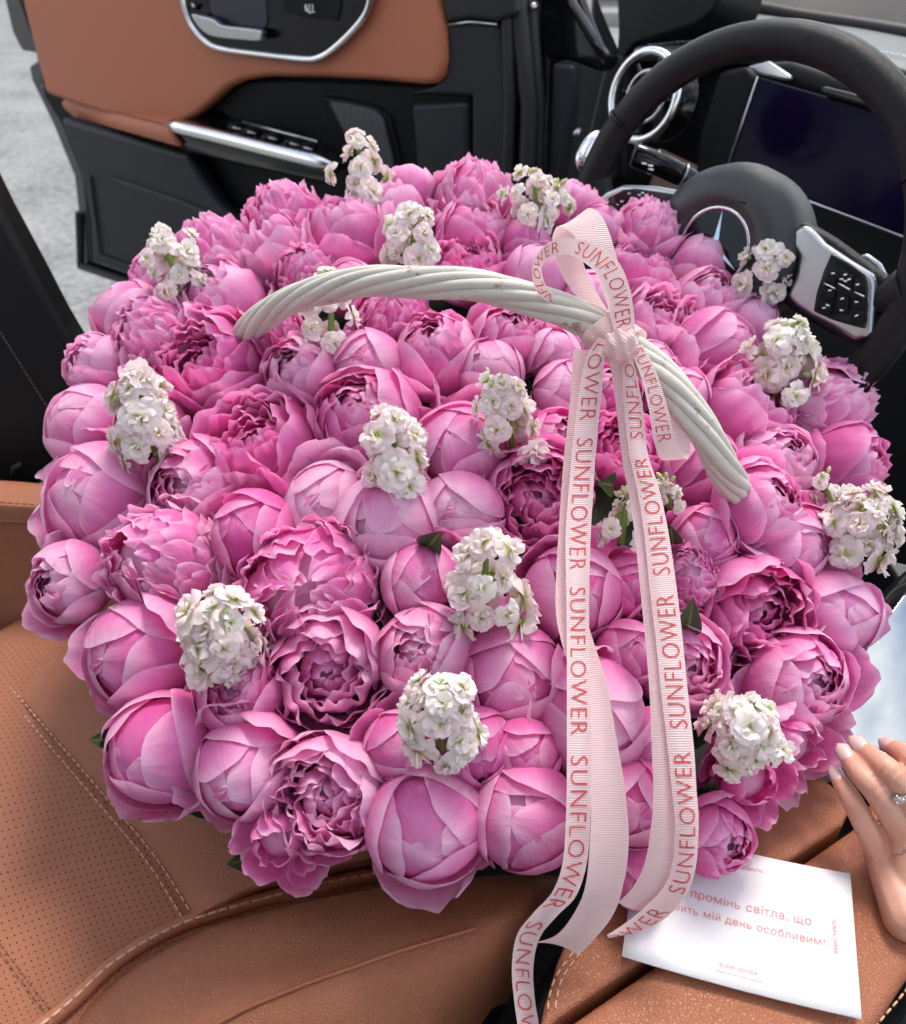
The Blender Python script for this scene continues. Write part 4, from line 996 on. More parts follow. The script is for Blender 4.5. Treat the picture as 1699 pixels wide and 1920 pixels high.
pst = wslab('shift_paddle', [(1600, 484), (1624, 474), (1650, 494), (1664, 522), (1640, 530), (1612, 508)], -0.03, 0.008, M_SILVER, bevel=0.003)
# ------------------------------------------------------------------ driver's seat
def perf_leather():
    m, n, l, b = mat_new('perforated tan leather')
    nt = plain('tmp_leather', (0.335, 0.124, 0.062, 1), 0.52, bump=(520, 0.4, 'leather'), var=0.10, vscale=9, spec=0.32)
    # start from the grained leather and add the punched holes
    m = nt; m.name = 'perforated tan leather'; n = m.node_tree.nodes; l = m.node_tree.links; b = n['Principled BSDF']
    uv = n.new('ShaderNodeUVMap'); mp = n.new('ShaderNodeMapping'); mp.inputs['Scale'].default_value = (58, 80, 1); mp.inputs['Rotation'].default_value = (0, 0, 0.35)
    vo = n.new('ShaderNodeTexVoronoi'); vo.voronoi_dimensions = '2D'; vo.inputs['Scale'].default_value = 1.0; vo.inputs['Randomness'].default_value = 0.0
    l.new(uv.outputs[0], mp.inputs['Vector']); l.new(mp.outputs[0], vo.inputs['Vector'])
    r = n.new('ShaderNodeValToRGB'); r.color_ramp.elements[0].position = 0.10; r.color_ramp.elements[1].position = 0.14
    l.new(vo.outputs['Distance'], r.inputs[0])
    src = b.inputs['Base Color'].links[0].from_socket
    mx = n.new('ShaderNodeMix'); mx.data_type = 'RGBA'; mx.inputs[6].default_value = (0.012, 0.005, 0.003, 1)
    l.new(r.outputs[0], mx.inputs[0]); l.new(src, mx.inputs[7]); l.new(mx.outputs[2], b.inputs['Base Color'])
    return m
M_PERF = perf_leather()
seat = empty('driver_seat', (0, 0, 0)); tag(seat, 'tan leather driver seat with perforated cushion and stitched bolsters under the basket', 'car seat')
ZS = 0.355
def onz(px, py, z): return on_plane(px, py, Vector((0, 0, z)), UP)
def dz(px, py, z): return depth_on_plane(px, py, Vector((0, 0, z)), UP)
rows = []
for ys, zz in (((1195, 1205, 1232, 1290, 1370), 0.372), ((1300, 1310, 1350, 1410, 1480), 0.360), ((1420, 1440, 1480, 1540, 1600), 0.352), ((1640, 1660, 1680, 1700, 1720), 0.350), ((1900, 1880, 1850, 1800, 1790), 0.350), ((2080, 2030, 1960, 1890, 1870), 0.345)):
    rows.append([(x, y, dz(x, y, zz)) for x, y in zip((-170, 40, 230, 460, 760), ys)])
patch('cushion', rows, M_PERF, seat, 60, 60, 0.03)
# side panel of the cushion next to the double seam (plain leather, slightly proud)
def seam_pts(pts, z): return [onz(x, y, z) for x, y in catmull(pts, 60)]
S1 = [(-60, 1215), (0, 1268), (90, 1370), (190, 1485), (290, 1605), (345, 1690), (362, 1722)]
S2 = [(-60, 1232), (0, 1288), (84, 1388), (180, 1500), (276, 1616), (328, 1698), (346, 1728)]
side_rows = [[(x, y, dz(x, y, 0.3595)) for x, y in catmull(S1, 7)], [(x + 55, y - 30, dz(x + 55, y - 30, 0.3660)) for x, y in catmull(S1, 7)], [(x + 150, y - 70, dz(x + 150, y - 70, 0.372)) for x, y in catmull(S1, 7)], [(x + 420, y - 130, dz(x + 420, y - 130, 0.375)) for x, y in catmull(S1, 7)]]
patch('side_panel', side_rows, M_TAN, seat, 50, 24, 0.012)
stitches('stitching', seam_pts(S1, 0.3605), M_THREAD, seat, 0.0062, 0.0034, 0.0009)
stitches('stitching', seam_pts(S2, 0.3565), M_THREAD, seat, 0.0062, 0.0034, 0.0009)
stitches('stitching', seam_pts([(0, 1770), (60, 1850), (100, 1905), (110, 1960)], 0.357), M_THREADB, seat, 0.006, 0.0034, 0.0008)
# near bolster, with piping
BOL = [[(-20, 1990, .735), (70, 1925, .735), (150, 1866, .742), (240, 1806, .748), (390, 1738, .752), (580, 1690, .755), (780, 1655, .76), (975, 1640, .765), (1060, 1645, .80)],
       [(20, 2010, .690), (110, 1930, .690), (200, 1866, .690), (300, 1806, .690), (450, 1742, .685), (620, 1696, .685), (810, 1660, .685), (980, 1646, .695), (1056, 1658, .76)],
       [(150, 2030, .655), (240, 1950, .65), (330, 1888, .645), (420, 1838, .64), (560, 1786, .64), (700, 1740, .64), (850, 1702, .645), (975, 1676, .655), (1040, 1680, .73)],
       [(260, 2040, .620), (350, 1962, .618), (440, 1902, .615), (560, 1850, .612), (650, 1818, .612), (740, 1786, .615), (860, 1750, .620), (968, 1718, .632), (1028, 1716, .71)],
       [(420, 2080, .60), (500, 2000, .598), (590, 1940, .597), (660, 1900, .597), (730, 1866, .60), (800, 1838, .603), (880, 1806, .612), (952, 1776, .63), (1010, 1770, .70)],
       [(560, 2140, .605), (640, 2060, .60), (710, 2000, .60), (760, 1958, .605), (810, 1920, .61), (850, 1892, .618), (895, 1862, .628), (935, 1836, .645), (980, 1830, .70)],
       [(660, 2200, .64), (730, 2130, .64), (780, 2070, .645), (820, 2030, .65), (850, 1990, .66), (880, 1950, .665), (905, 1916, .675), (925, 1890, .685), (950, 1880, .72)]]
bo_, BG = patch('side_bolster', BOL, M_TAN, seat, 70, 40, 0.0)
g = Geo()
seam = catmull([P(260, 2040, .619), P(350, 1962, .617), P(440, 1902, .614), P(560, 1850, .611), P(650, 1818, .611), P(740, 1786, .614), P(860, 1750, .619), P(968, 1718, .631)], 60)
g.tube(seam, 0.0016, 6); g.build('seam_cord', M_TAN_FINE, seat, True)
pip = catmull([onz(x, y, 0.354) for x, y in ((10, 1972), (95, 1912), (150, 1866), (200, 1818), (255, 1778), (310, 1748), (372, 1722), (480, 1690), (640, 1650), (820, 1620))], 90)
g = Geo(); g.tube(pip, 0.0065, 10); g.build('piping', M_TAN_FINE, seat, True)
stitches('stitching', [Vector(p) + Vector((0, -0.003, 0.0058)) for p in pip], M_THREAD, seat, 0.0075, 0.0022, 0.0014)
# far bolster
FB = [[(-160, 892, 1.12), (20, 902, 1.10), (150, 915, 1.08), (300, 930, 1.06)],
      [(-160, 900, 1.06), (20, 908, 1.045), (130, 918, 1.03), (300, 945, 1.01)],
      [(-160, 935, 1.02), (20, 944, 1.005), (130, 952, 0.995), (300, 980, 0.975)],
      [(-160, 955, 1.012), (20, 962, 0.998), (130, 972, 0.988), (300, 1000, 0.968)],
      [(-160, 1090, 1.045), (20, 1096, 1.035), (130, 1110, 1.025), (300, 1140, 1.01)],
      [(-160, 1225, 1.075), (20, 1235, 1.065), (130, 1260, 1.055), (300, 1300, 1.04)]]
patch('far_bolster', FB, M_TAN, seat, 40, 36, 0.02)
stitches('stitching', [P(*q) for q in catmull([(-40, 938, 1.003), (20, 943, 0.9995), (90, 948, 0.994), (160, 955, 0.987)], 20)], M_THREADB, seat, 0.006, 0.003, 0.001)
# black back of the seat at the left
BP = P(40, 700, 1.12); BN = Vector((0.25, -0.93, 0.25)).normalized()
bk = slab('backrest_shell', [(-160, 150), (-60, 270), (0, 384), (62, 498), (110, 590), (158, 676), (170, 760), (140, 850), (96, 900), (-160, 920)], BP, BN, 0.0, 0.10, M_LEATHB, seat, bevel=0.03, seg=4, smooth=3)
stitches('stitching', pin([(-20, 590), (30, 670), (80, 750), (125, 815)], BP, BN, 0.001), plain('grey thread', (0.12, 0.12, 0.12, 1), 0.6), seat, 0.004, 0.002, 0.0008)
g = Geo(); g.tube(pin([(24, 892), (26, 878), (40, 870)], BP, BN, 0.012), 0.004, 8); g.build('belt_guide', M_GREYBLK, seat, True)
# black plastic side trim of the seat
slab('side_trim', [(700, 2100), (800, 1990), (860, 1930), (905, 1890), (930, 1868), (960, 1880), (900, 2000), (820, 2150)], P(850, 1930, .70), Vector((0.3, -0.75, 0.6)).normalized(), 0.0, 0.03, M_BLACK, seat, bevel=0.01)

# ------------------------------------------------------------------ centre console
ZC = 0.487
cons = empty('centre_console', (0, 0, 0)); tag(cons, 'tan leather centre armrest with split lid beside the driver seat', 'armrest')
CP0 = Vector((0, 0, ZC))
def zslab(name, pts, off, th, mat, parent, **k): return slab(name, pts, CP0, UP, off, th, mat, parent, **k)
zslab('lid', [(1046, 1800), (1062, 1762), (1100, 1716), (1200, 1640), (1330, 1540), (1440, 1465), (1540, 1452), (1578, 1484), (1592, 1520), (1582, 1544), (1330, 1712), (1045, 1908), (1010, 1940), (1022, 1880)], 0.0, 0.05, M_TAN, cons, bevel=0.010, seg=4)
zslab('lid', [(1612, 1540), (1640, 1490), (1720, 1440), (1830, 1520), (1790, 1700), (1690, 1850), (1640, 1930), (1560, 2060), (1020, 2060), (1030, 1960), (1062, 1920), (1340, 1728)], 0.0, 0.05, M_TAN, cons, bevel=0.010, seg=4)
stitches('stitching', [onz(x, y, ZC + 0.0004) for x, y in catmull([(1088, 1786), (1056, 1830), (1044, 1870), (1040, 1900)], 30)], M_THREAD, cons, 0.0050, 0.0026, 0.0007)
stitches('stitching', [onz(x, y, ZC + 0.0004) for x, y in catmull([(1074, 1786), (1043, 1830), (1030, 1870), (1026, 1905)], 30)], M_THREAD, cons, 0.0050, 0.0026, 0.0007)
stitches('stitching', [onz(x, y, ZC + 0.0004) for x, y in catmull([(1704, 1850), (1680, 1880), (1650, 1915), (1630, 1950)], 30)], M_THREAD, cons, 0.0050, 0.0026, 0.0007)
zslab('base', [(1010, 1830), (1070, 1750), (1440, 1480), (1590, 1450), (1740, 1430), (1860, 1520), (1800, 1720), (1600, 2080), (960, 2080), (950, 1960)], -0.052, 0.17, M_BLACK, cons, bevel=0.01)
# tray rail and slanted glossy screen in front of it
scr = empty('centre_screen', (0, 0, 0)); tag(scr, 'glossy centre screen mirroring blue sky and clouds at the right edge', 'screen')
SP0 = P(1650, 1270, 0.735); SN = Vector((0.067, -0.436, 0.897)).normalized()
m, n, l, b = mat_new('mirror-like display'); set_in(b, Metallic=1.0, Roughness=0.03); b.inputs['Base Color'].default_value = (0.42, 0.47, 0.50, 1)
M_MIRROR = m
slab('glass', [(1560, 1372), (1578, 1300), (1640, 1188), (1700, 1108), (1800, 1000), (1850, 1100), (1800, 1470), (1700, 1428), (1620, 1392)], SP0, SN, 0.0, 0.006, M_MIRROR, scr, bevel=0.0015)
slab('bezel', [(1536, 1386), (1556, 1366), (1620, 1390), (1700, 1426), (1810, 1472), (1810, 1500), (1700, 1450), (1610, 1410), (1560, 1396)], SP0, SN, 0.004, 0.012, M_CHROME, scr, bevel=0.003)
slab('bezel', [(1532, 1410), (1560, 1400), (1690, 1455), (1700, 1466), (1590, 1425), (1545, 1425)], SP0, SN, -0.006, 0.012, M_CHROME, scr, bevel=0.003)
g = Geo(); g.tube(catmull([on_plane(x, y, SP0 + SN * 0.004, SN) for x, y in ((1622, 1180), (1650, 1140), (1680, 1106), (1720, 1090))], 12), 0.0032, 8); g.build('screen_edge', M_BLACK, scr, True)
slab('back_housing', [(1590, 1310), (1622, 1170), (1690, 1082), (1800, 980), (1860, 1060), (1810, 1490), (1560, 1390)], SP0, SN, -0.008, 0.03, M_BLACK, scr, bevel=0.004)
dtr = empty('dash_trim_blade', (0, 0, 0)); tag(dtr, 'small pale grey curved trim blade above the centre screen', 'trim')
slab('blade', [(1664, 1050), (1700, 1058), (1760, 1080), (1760, 1110), (1690, 1100), (1684, 1080)], P(1690, 1075, 0.85), SN, 0.0, 0.008, M_DASH, dtr, bevel=0.002)
# ------------------------------------------------------------------ wicker basket
def willow():
    m, n, l, b = mat_new('painted willow')
    t = n.new('ShaderNodeTexCoord')
    z = n.new('ShaderNodeTexNoise'); z.inputs['Scale'].default_value = 160; z.inputs['Detail'].default_value = 6; z.inputs['Roughness'].default_value = 0.65
    z2 = n.new('ShaderNodeTexNoise'); z2.inputs['Scale'].default_value = 35; z2.inputs['Detail'].default_value = 4
    mu = n.new('ShaderNodeMath'); mu.operation = 'MULTIPLY'
    l.new(t.outputs['Object'], z.inputs['Vector']); l.new(t.outputs['Object'], z2.inputs['Vector']); l.new(z.outputs['Fac'], mu.inputs[0]); l.new(z2.outputs['Fac'], mu.inputs[1])
    r = n.new('ShaderNodeValToRGB'); e = r.color_ramp.elements
    e[0].position = 0.34; e[0].color = (0.56, 0.535, 0.46, 1); e[1].position = 0.39; e[1].color = (0.36, 0.24, 0.15, 1)
    l.new(mu.outputs[0], r.inputs[0]); l.new(r.outputs[0], b.inputs['Base Color']); set_in(b, Roughness=0.55)
    bp = n.new('ShaderNodeBump'); bp.inputs['Strength'].default_value = 0.3; bp.inputs['Distance'].default_value = 0.002
    l.new(z.outputs['Fac'], bp.inputs['Height']); l.new(bp.outputs[0], b.inputs['Normal'])
    return m
M_WILLOW = willow()
BAX = (DOME_UP * 0.6 + UP * 0.4).normalized()
BB = DOME_C - BAX * 0.285
basket = empty('flower_basket', BB, BAX.to_track_quat('Z', 'Y'))
tag(basket, 'white painted wicker basket with twisted arched handle, full of flowers', 'basket')
for j in range(14):
    z_ = 0.01 + j * 0.0125; R_ = 0.165 + 0.06 * (j / 13.0)
    path = [(R_ * math.cos(a) + 0, R_ * math.sin(a), z_ + 0.0) for a in np.linspace(0, 2 * math.pi, 72, endpoint=False)]
    path = [((R_ + 0.004 * math.cos(12 * a + j * math.pi)) * math.cos(a), (R_ + 0.004 * math.cos(12 * a + j * math.pi)) * math.sin(a), z_) for a in np.linspace(0, 2 * math.pi, 73)]
    g = Geo(); g.tube(path, 0.0062, 6, False); g.build('weave_strand', M_WILLOW, basket, True)
for i in range(24):
    a = 2 * math.pi * i / 24
    g = Geo(); g.tube([(0.165 * math.cos(a), 0.165 * math.sin(a), 0), (0.225 * math.cos(a), 0.225 * math.sin(a), 0.18)], 0.005, 6); g.build('stake', M_WILLOW, basket, True)
g = Geo(); g.tube([(0, 0, 0.0), (0, 0, 0.012)], 0.165, 32); g.build('base', M_WILLOW, basket)
# twisted handle: ten willow rods
HP = [(438, 706, .97), (448, 652, .89), (472, 613, .825), (540, 566, .775), (640, 535, .735), (740, 528, .708), (860, 532, .69), (980, 556, .678), (1080, 592, .668), (1160, 640, .660), (1250, 712, .652), (1312, 796, .652), (1352, 868, .668), (1380, 916, .71), (1394, 950, .76), (1400, 985, .82)]
hc = catmull([P(*q) for q in HP], 120)
tg = np.gradient(hc, axis=0); tg /= np.linalg.norm(tg, axis=1)[:, None]
nr = []; nv_ = Vector((0, 0, 1))
for t_ in tg:
    t_ = Vector(t_); nv_ = (nv_ - t_ * nv_.dot(t_)).normalized(); nr.append((nv_.copy(), t_.cross(nv_)))
arc = np.concatenate([[0], np.cumsum(np.linalg.norm(np.diff(hc, axis=0), axis=1))])
inv = basket.matrix_world.inverted() if False else None
NR = 8
loc_m = Matrix.Translation(BB) @ BAX.to_track_quat('Z', 'Y').to_matrix().to_4x4(); loc_i = loc_m.inverted()
for k in range(NR):
    rk = random.Random(k + 60); path = []; rad = []
    for i in range(120):
        a = 2 * math.pi * k / NR - arc[i] * 19.0
        RR = 0.0086 * (1 + 0.06 * math.sin(arc[i] * 40 + k))
        p = Vector(hc[i]) + nr[i][0] * (RR * math.cos(a)) + nr[i][1] * (RR * math.sin(a))
        path.append(loc_i @ p); rad.append(0.0046 * (1 + 0.04 * (k % 3) + 0.14 * math.sin(arc[i] * 25 + k * 2.1)))
    g = Geo(); g.tube(path, rad, 8); g.build('handle_rod', M_WILLOW, basket, True)
# moist dark greenery packed under the blooms
ff = []
bm = bmesh.new(); bmesh.ops.create_icosphere(bm, subdivisions=4, radius=1.0)
qd = DOME_UP.to_track_quat('Z', 'Y'); fc = DOME_C - DOME_UP * 0.150 + Vector((0, math.cos(math.radians(22)), math.sin(math.radians(22)))) * 0.07
for v in bm.verts:
    c = Vector((v.co.x * 0.33, v.co.y * 0.30, v.co.z * 0.115))
    c *= 1 + 0.05 * noise.noise(v.co * 6)
    v.co = loc_i @ (fc + qd @ c)
bm_obj('flower_foam', bm, plain('dark moss', (0.018, 0.028, 0.010, 1), 0.9, bump=(150, 0.8, 'noise'), var=0.4, vscale=60), basket, True)

# ------------------------------------------------------------------ leaves that show between the blooms
m, n, l, b = mat_new('peony leaf')
uv = n.new('ShaderNodeUVMap'); sx = n.new('ShaderNodeSeparateXYZ'); l.new(uv.outputs[0], sx.inputs[0])
ab = n.new('ShaderNodeMath'); ab.operation = 'ABSOLUTE'; sb = n.new('ShaderNodeMath'); sb.operation = 'SUBTRACT'; sb.inputs[1].default_value = 0.5
l.new(sx.outputs[0], sb.inputs[0]); l.new(sb.outputs[0], ab.inputs[0])
rp_ = n.new('ShaderNodeValToRGB'); rp_.color_ramp.elements[0].color = (0.16, 0.24, 0.07, 1); rp_.color_ramp.elements[0].position = 0.02; rp_.color_ramp.elements[1].position = 0.06; rp_.color_ramp.elements[1].color = (0.035, 0.085, 0.022, 1)
l.new(ab.outputs[0], rp_.inputs[0]); l.new(rp_.outputs[0], b.inputs['Base Color']); set_in(b, Roughness=0.4)
M_LEAF = m
PEONY_LIST = [o for o in COL.objects if o.name.startswith('peony') and o.parent is None]
def leaf(px, py, tipx, tipy, w, d, roll=0.0):
    A = P(px, py, d + 0.03); T = P(tipx, tipy, d - 0.012); ax = (T - A); L = ax.length; ax.normalize()
    tc_ = (Vector((0, 0, CAMZ)) - A).normalized(); sd_ = ax.cross(tc_).normalized(); nn = sd_.cross(ax)
    sd_ = sd_ * math.cos(roll) + nn * math.sin(roll); nn = sd_.cross(ax)
    V = []; U = []
    for j in range(10):
        t = j / 9; ww = w * (math.sin(math.pi * (0.06 + 0.94 * t) ** 0.75) if t < 1 else 0.0) + 0.0004
        for k in range(5):
            s = k / 4 * 2 - 1
            V.append(A + ax * L * t + sd_ * (ww * s) + nn * (0.25 * ww * abs(s) + 0.05 * L * math.sin(3 * t))); U.append((k / 4, t))
    best = min(PEONY_LIST, key=lambda o: (o.location - A).length)
    mw = Matrix.LocRotScale(best.location, best.rotation_quaternion, best.scale).inverted()
    me = mesh_from('leaf', [mw @ v for v in V], grid_faces(5, 10), M_LEAF, True, U)
    mobj('leaf', me, best)
for q in ((800, 1030, 828, 995, .011, .650), (1290, 1190, 1300, 1120, .009, .625), (230, 1385, 165, 1388, .010, .650), (1146, 400, 1150, 366, .006, .92), (470, 1610, 424, 1622, .009, .63), (400, 1515, 330, 1510, .008, .66), (1262, 1020, 1258, 985, .008, .68), (1330, 1500, 1338, 1460, .012, .63), (395, 1300, 430, 1280, .01, .66), (1150, 910, 1120, 905, .01, .70), (820, 1100, 800, 1140, .01, .68), (700, 1180, 712, 1140, .01, .68)):
    leaf(*q)
M_INK = plain('red ink', (0.52, 0.055, 0.050, 1), 0.55)
M_INKP = plain('soft red ink', (0.66, 0.20, 0.19, 1), 0.6)
CAPH = float(np.max(WORD_V[:, 1])); WLEN = float(np.max(WORD_V[:, 0]))

def ribbon_mat():
    m, n, l, b = mat_new('grosgrain ribbon')
    out = n['Material Output']
    uv = n.new('ShaderNodeUVMap'); sx = n.new('ShaderNodeSeparateXYZ'); l.new(uv.outputs[0], sx.inputs[0])
    mu = n.new('ShaderNodeMath'); mu.operation = 'MULTIPLY'; mu.inputs[1].default_value = 2 * math.pi / 0.00155
    si = n.new('ShaderNodeMath'); si.operation = 'SINE'
    l.new(sx.outputs[1], mu.inputs[0]); l.new(mu.outputs[0], si.inputs[0])
    ra = n.new('ShaderNodeMapRange'); ra.inputs[1].default_value = -1; ra.inputs[2].default_value = 1; ra.inputs[3].default_value = 0.0; ra.inputs[4].default_value = 1.0
    l.new(si.outputs[0], ra.inputs[0])
    # woven selvedge along both edges
    s1 = n.new('ShaderNodeMath'); s1.operation = 'SUBTRACT'; s1.inputs[1].default_value = 0.5; ab = n.new('ShaderNodeMath'); ab.operation = 'ABSOLUTE'; gt = n.new('ShaderNodeMath'); gt.operation = 'GREATER_THAN'; gt.inputs[1].default_value = 0.465
    l.new(sx.outputs[0], s1.inputs[0]); l.new(s1.outputs[0], ab.inputs[0]); l.new(ab.outputs[0], gt.inputs[0])
    mx = n.new('ShaderNodeMix'); mx.data_type = 'RGBA'; mx.inputs[6].default_value = (0.79, 0.615, 0.605, 1); mx.inputs[7].default_value = (0.90, 0.76, 0.745, 1)
    l.new(ra.outputs[0], mx.inputs[0])
    m2 = n.new('ShaderNodeMix'); m2.data_type = 'RGBA'; m2.inputs[7].default_value = (0.88, 0.74, 0.72, 1); l.new(gt.outputs[0], m2.inputs[0]); l.new(mx.outputs[2], m2.inputs[6])
    l.new(m2.outputs[2], b.inputs['Base Color']); set_in(b, Roughness=0.42); b.inputs['Sheen Weight'].default_value = 0.25
    bp = n.new('ShaderNodeBump'); bp.inputs['Strength'].default_value = 0.55; bp.inputs['Distance'].default_value = 0.0006
    l.new(ra.outputs[0], bp.inputs['Height']); l.new(bp.outputs[0], b.inputs['Normal'])
    tr = n.new('ShaderNodeBsdfTranslucent'); tr.inputs[0].default_value = (0.88, 0.60, 0.58, 1)
    mi = n.new('ShaderNodeMixShader'); mi.inputs[0].default_value = 0.36; l.new(b.outputs[0], mi.inputs[1]); l.new(tr.outputs[0], mi.inputs[2]); l.new(mi.outputs[0], out.inputs['Surface'])
    return m
M_RIB = ribbon_mat()
bow = empty('ribbon_bow', P(1165, 645, .635)); bow.location = (0, 0, 0)
tag(bow, 'pale pink grosgrain ribbon bow with red lettering tied on the basket handle', 'ribbon')
class Strip:
    """ribbon through pairs of edge points (left px, left py, right px, right py, distance[, extra distance of the right edge])"""
    def __init__(s, name, pairs, nu=9, nv=120, bow_=0.0):
        A = catmull([P(q[0], q[1], q[4]) for q in pairs], nv); B = catmull([P(q[2], q[3], q[4] + (q[5] if len(q) > 5 else 0)) for q in pairs], nv)
        s.A, s.B, s.nv = A, B, nv
        mid = (A + B) / 2; s.arc = np.concatenate([[0], np.cumsum(np.linalg.norm(np.diff(mid, axis=0), axis=1))])
        t = np.gradient(mid, axis=0); w = B - A; s.n = np.cross(w, t); s.n /= np.linalg.norm(s.n, axis=1)[:, None] + 1e-12
        s.bow = bow_; s.W = np.linalg.norm(w, axis=1)
        V = []; U = []
        for j in range(nv):
            for i in range(nu):
                V.append(s.at(i / (nu - 1), s.arc[j])); U.append((i / (nu - 1), s.arc[j]))
        me = mesh_from(name, V, grid_faces(nu, nv), M_RIB, True, U); s.o = mobj(name, me, bow)
    def at(s, u, v, lift=0.0):
        j = np.interp(v, s.arc, np.arange(s.nv)); i = min(int(j), s.nv - 2); f = j - i
        a = s.A[i] * (1 - f) + s.A[i + 1] * f; b_ = s.B[i] * (1 - f) + s.B[i + 1] * f; n_ = s.n[i] * (1 - f) + s.n[i + 1] * f
        p = a * (1 - u) + b_ * u
        to = np.array([0, 0, CAMZ]) - p; sg = 1.0 if np.dot(to, n_) > 0 else -1.0
        return p + n_ * (s.bow * 4 * u * (1 - u)) + n_ * sg * lift
    def v_at_py(s, py):
        m_ = (s.A + s.B) / 2; rel = m_ - np.array([0, 0, CAMZ]); d_ = rel[:, 1] * CP - rel[:, 2] * SP; u_ = rel[:, 1] * SP + rel[:, 2] * CP
        y = CY - FPX * u_ / d_; return float(s.arc[np.argmin(np.abs(y - py))])
    def word(s, v0, v1, flip=False, caps=(0.16, 0.84)):
        """lettering from arc v0 (first letter) to v1; cap tops at the right edge, or the left one when flip"""
        V = []
        for x, y, z in WORD_V:
            v = v0 + (v1 - v0) * x / WLEN; h = y / CAPH; u = caps[0] + (caps[1] - caps[0]) * h
            if flip: u = 1 - u
            v = min(max(v, s.arc[0] + 1e-5), s.arc[-1] - 1e-5)
            V.append(s.at(u, v, 0.0005))
        keep = [f for f in WORD_F if all(s.arc[0] + 2e-4 < v0 + (v1 - v0) * WORD_V[i][0] / WLEN < s.arc[-1] - 2e-4 for i in f)]
        if keep: mobj('lettering', mesh_from('lettering', V, keep, M_INK, False), s.o)
# plain tails behind, printed tails in front
Strip('ribbon_tail', [(1075, 655, 1108, 655, .648), (1068, 760, 1100, 760, .650), (1057, 860, 1095, 860, .646), (1050, 960, 1085, 960, .634), (1044, 1060, 1085, 1060, .617), (1042, 1140, 1095, 1140, .602), (1052, 1200, 1112, 1200, .591), (1075, 1280, 1137, 1280, .577), (1095, 1380, 1155, 1380, .564), (1108, 1480, 1172, 1480, .555), (1106, 1580, 1179, 1580, .551), (1098, 1660, 1168, 1662, .552), (1078, 1710, 1148, 1718, .556), (1045, 1752, 1108, 1768, .562), (1003, 1768, 1084, 1790, .568)], bow_=0.003)
Strip('ribbon_tail', [(1140, 655, 1175, 655, .645), (1155, 760, 1185, 760, .645), (1165, 850, 1195, 850, .641), (1178, 920, 1215, 920, .634), (1190, 1000, 1230, 1000, .622), (1200, 1100, 1240, 1100, .606), (1210, 1200, 1255, 1200, .592), (1218, 1300, 1262, 1300, .577), (1222, 1400, 1268, 1400, .565), (1225, 1480, 1270, 1480, .558), (1222, 1540, 1268, 1540, .555), (1210, 1615, 1262, 1625, .556), (1188, 1662, 1242, 1680, .560), (1160, 1692, 1205, 1702, .566)], bow_=-0.003)
t1 = Strip('ribbon_tail', [(1122, 632, 1152, 640, .634), (1100, 668, 1135, 668, .634), (1088, 720, 1130, 720, .636), (1078, 800, 1122, 800, .637), (1070, 880, 1115, 880, .633), (1061, 1000, 1108, 1000, .616), (1062, 1100, 1105, 1100, .598), (1063, 1200, 1105, 1200, .583), (1063, 1300, 1108, 1300, .566), (1063, 1450, 1110, 1450, .548), (1061, 1540, 1107, 1540, .543), (1055, 1618, 1100, 1620, .542), (1036, 1672, 1080, 1680, .543), (1000, 1712, 1046, 1716, .546), (970, 1752, 1012, 1758, .550), (960, 1810, 1000, 1814, .553), (964, 1874, 1003, 1874, .555), (972, 1930, 1012, 1930, .556), (985, 2010, 1024, 2010, .556)], nv=160, bow_=0.002)
a = t1.v_at_py(822); b_ = t1.v_at_py(1062); pit = t1.v_at_py(1102) - a
for k in range(-1, 5): t1.word(a + k * pit, a + k * pit + (b_ - a))
t2 = Strip('ribbon_tail', [(1166, 668, 1186, 668, .637), (1170, 760, 1205, 760, .637), (1180, 850, 1215, 850, .633), (1195, 920, 1236, 916, .626), (1208, 1000, 1253, 996, .614), (1218, 1100, 1268, 1096, .598), (1230, 1200, 1280, 1198, .584), (1240, 1300, 1290, 1300, .569), (1252, 1400, 1301, 1400, .557), (1260, 1480, 1306, 1480, .550), (1266, 1545, 1310, 1545, .547), (1261, 1620, 1305, 1624, .548), (1243, 1665, 1288, 1676, .551), (1205, 1705, 1250, 1720, .556), (1168, 1734, 1200, 1747, .560), (1138, 1753, 1143, 1758, .562)], nv=160, bow_=-0.002)
a = t2.v_at_py(1362); b_ = t2.v_at_py(1118); pit = a - t2.v_at_py(1082)
for k in range(-2, 3): t2.word(a - k * pit, a - k * pit + (b_ - a), True)
# loops
lb = Strip('ribbon_loop', [(1186, 636, 1160, 640, .640), (1176, 590, 1142, 580, .645), (1164, 515, 1112, 500, .648), (1147, 450, 1080, 446, .648), (1128, 405, 1050, 424, .652), (1104, 390, 1038, 436, .662), (1090, 410, 1036, 455, .672), (1086, 460, 1044, 490, .676), (1104, 520, 1062, 530, .672), (1135, 575, 1096, 572, .664), (1160, 615, 1140, 620, .655)], nv=90)
la = Strip('ribbon_loop', [(1192, 640, 1160, 644, .630), (1189, 592, 1147, 604, .622), (1181, 540, 1140, 552, .618), (1160, 492, 1120, 514, .617), (1120, 458, 1092, 490, .620), (1070, 446, 1064, 477, .626), (1030, 454, 1032, 484, .634), (1004, 482, 1016, 500, .644), (998, 515, 1018, 520, .652), (1008, 550, 1028, 542, .658), (1040, 572, 1052, 558, .662), (1090, 578, 1092, 566, .662), (1130, 596, 1134, 580, .656), (1158, 640, 1164, 622, .648)], nv=110)
L_ = la.arc[-1]; w_ = L_ * 0.33
la.word(0.012 + w_, 0.012, True); la.word(0.012 + w_ + 0.014 + w_, 0.012 + w_ + 0.014, True)
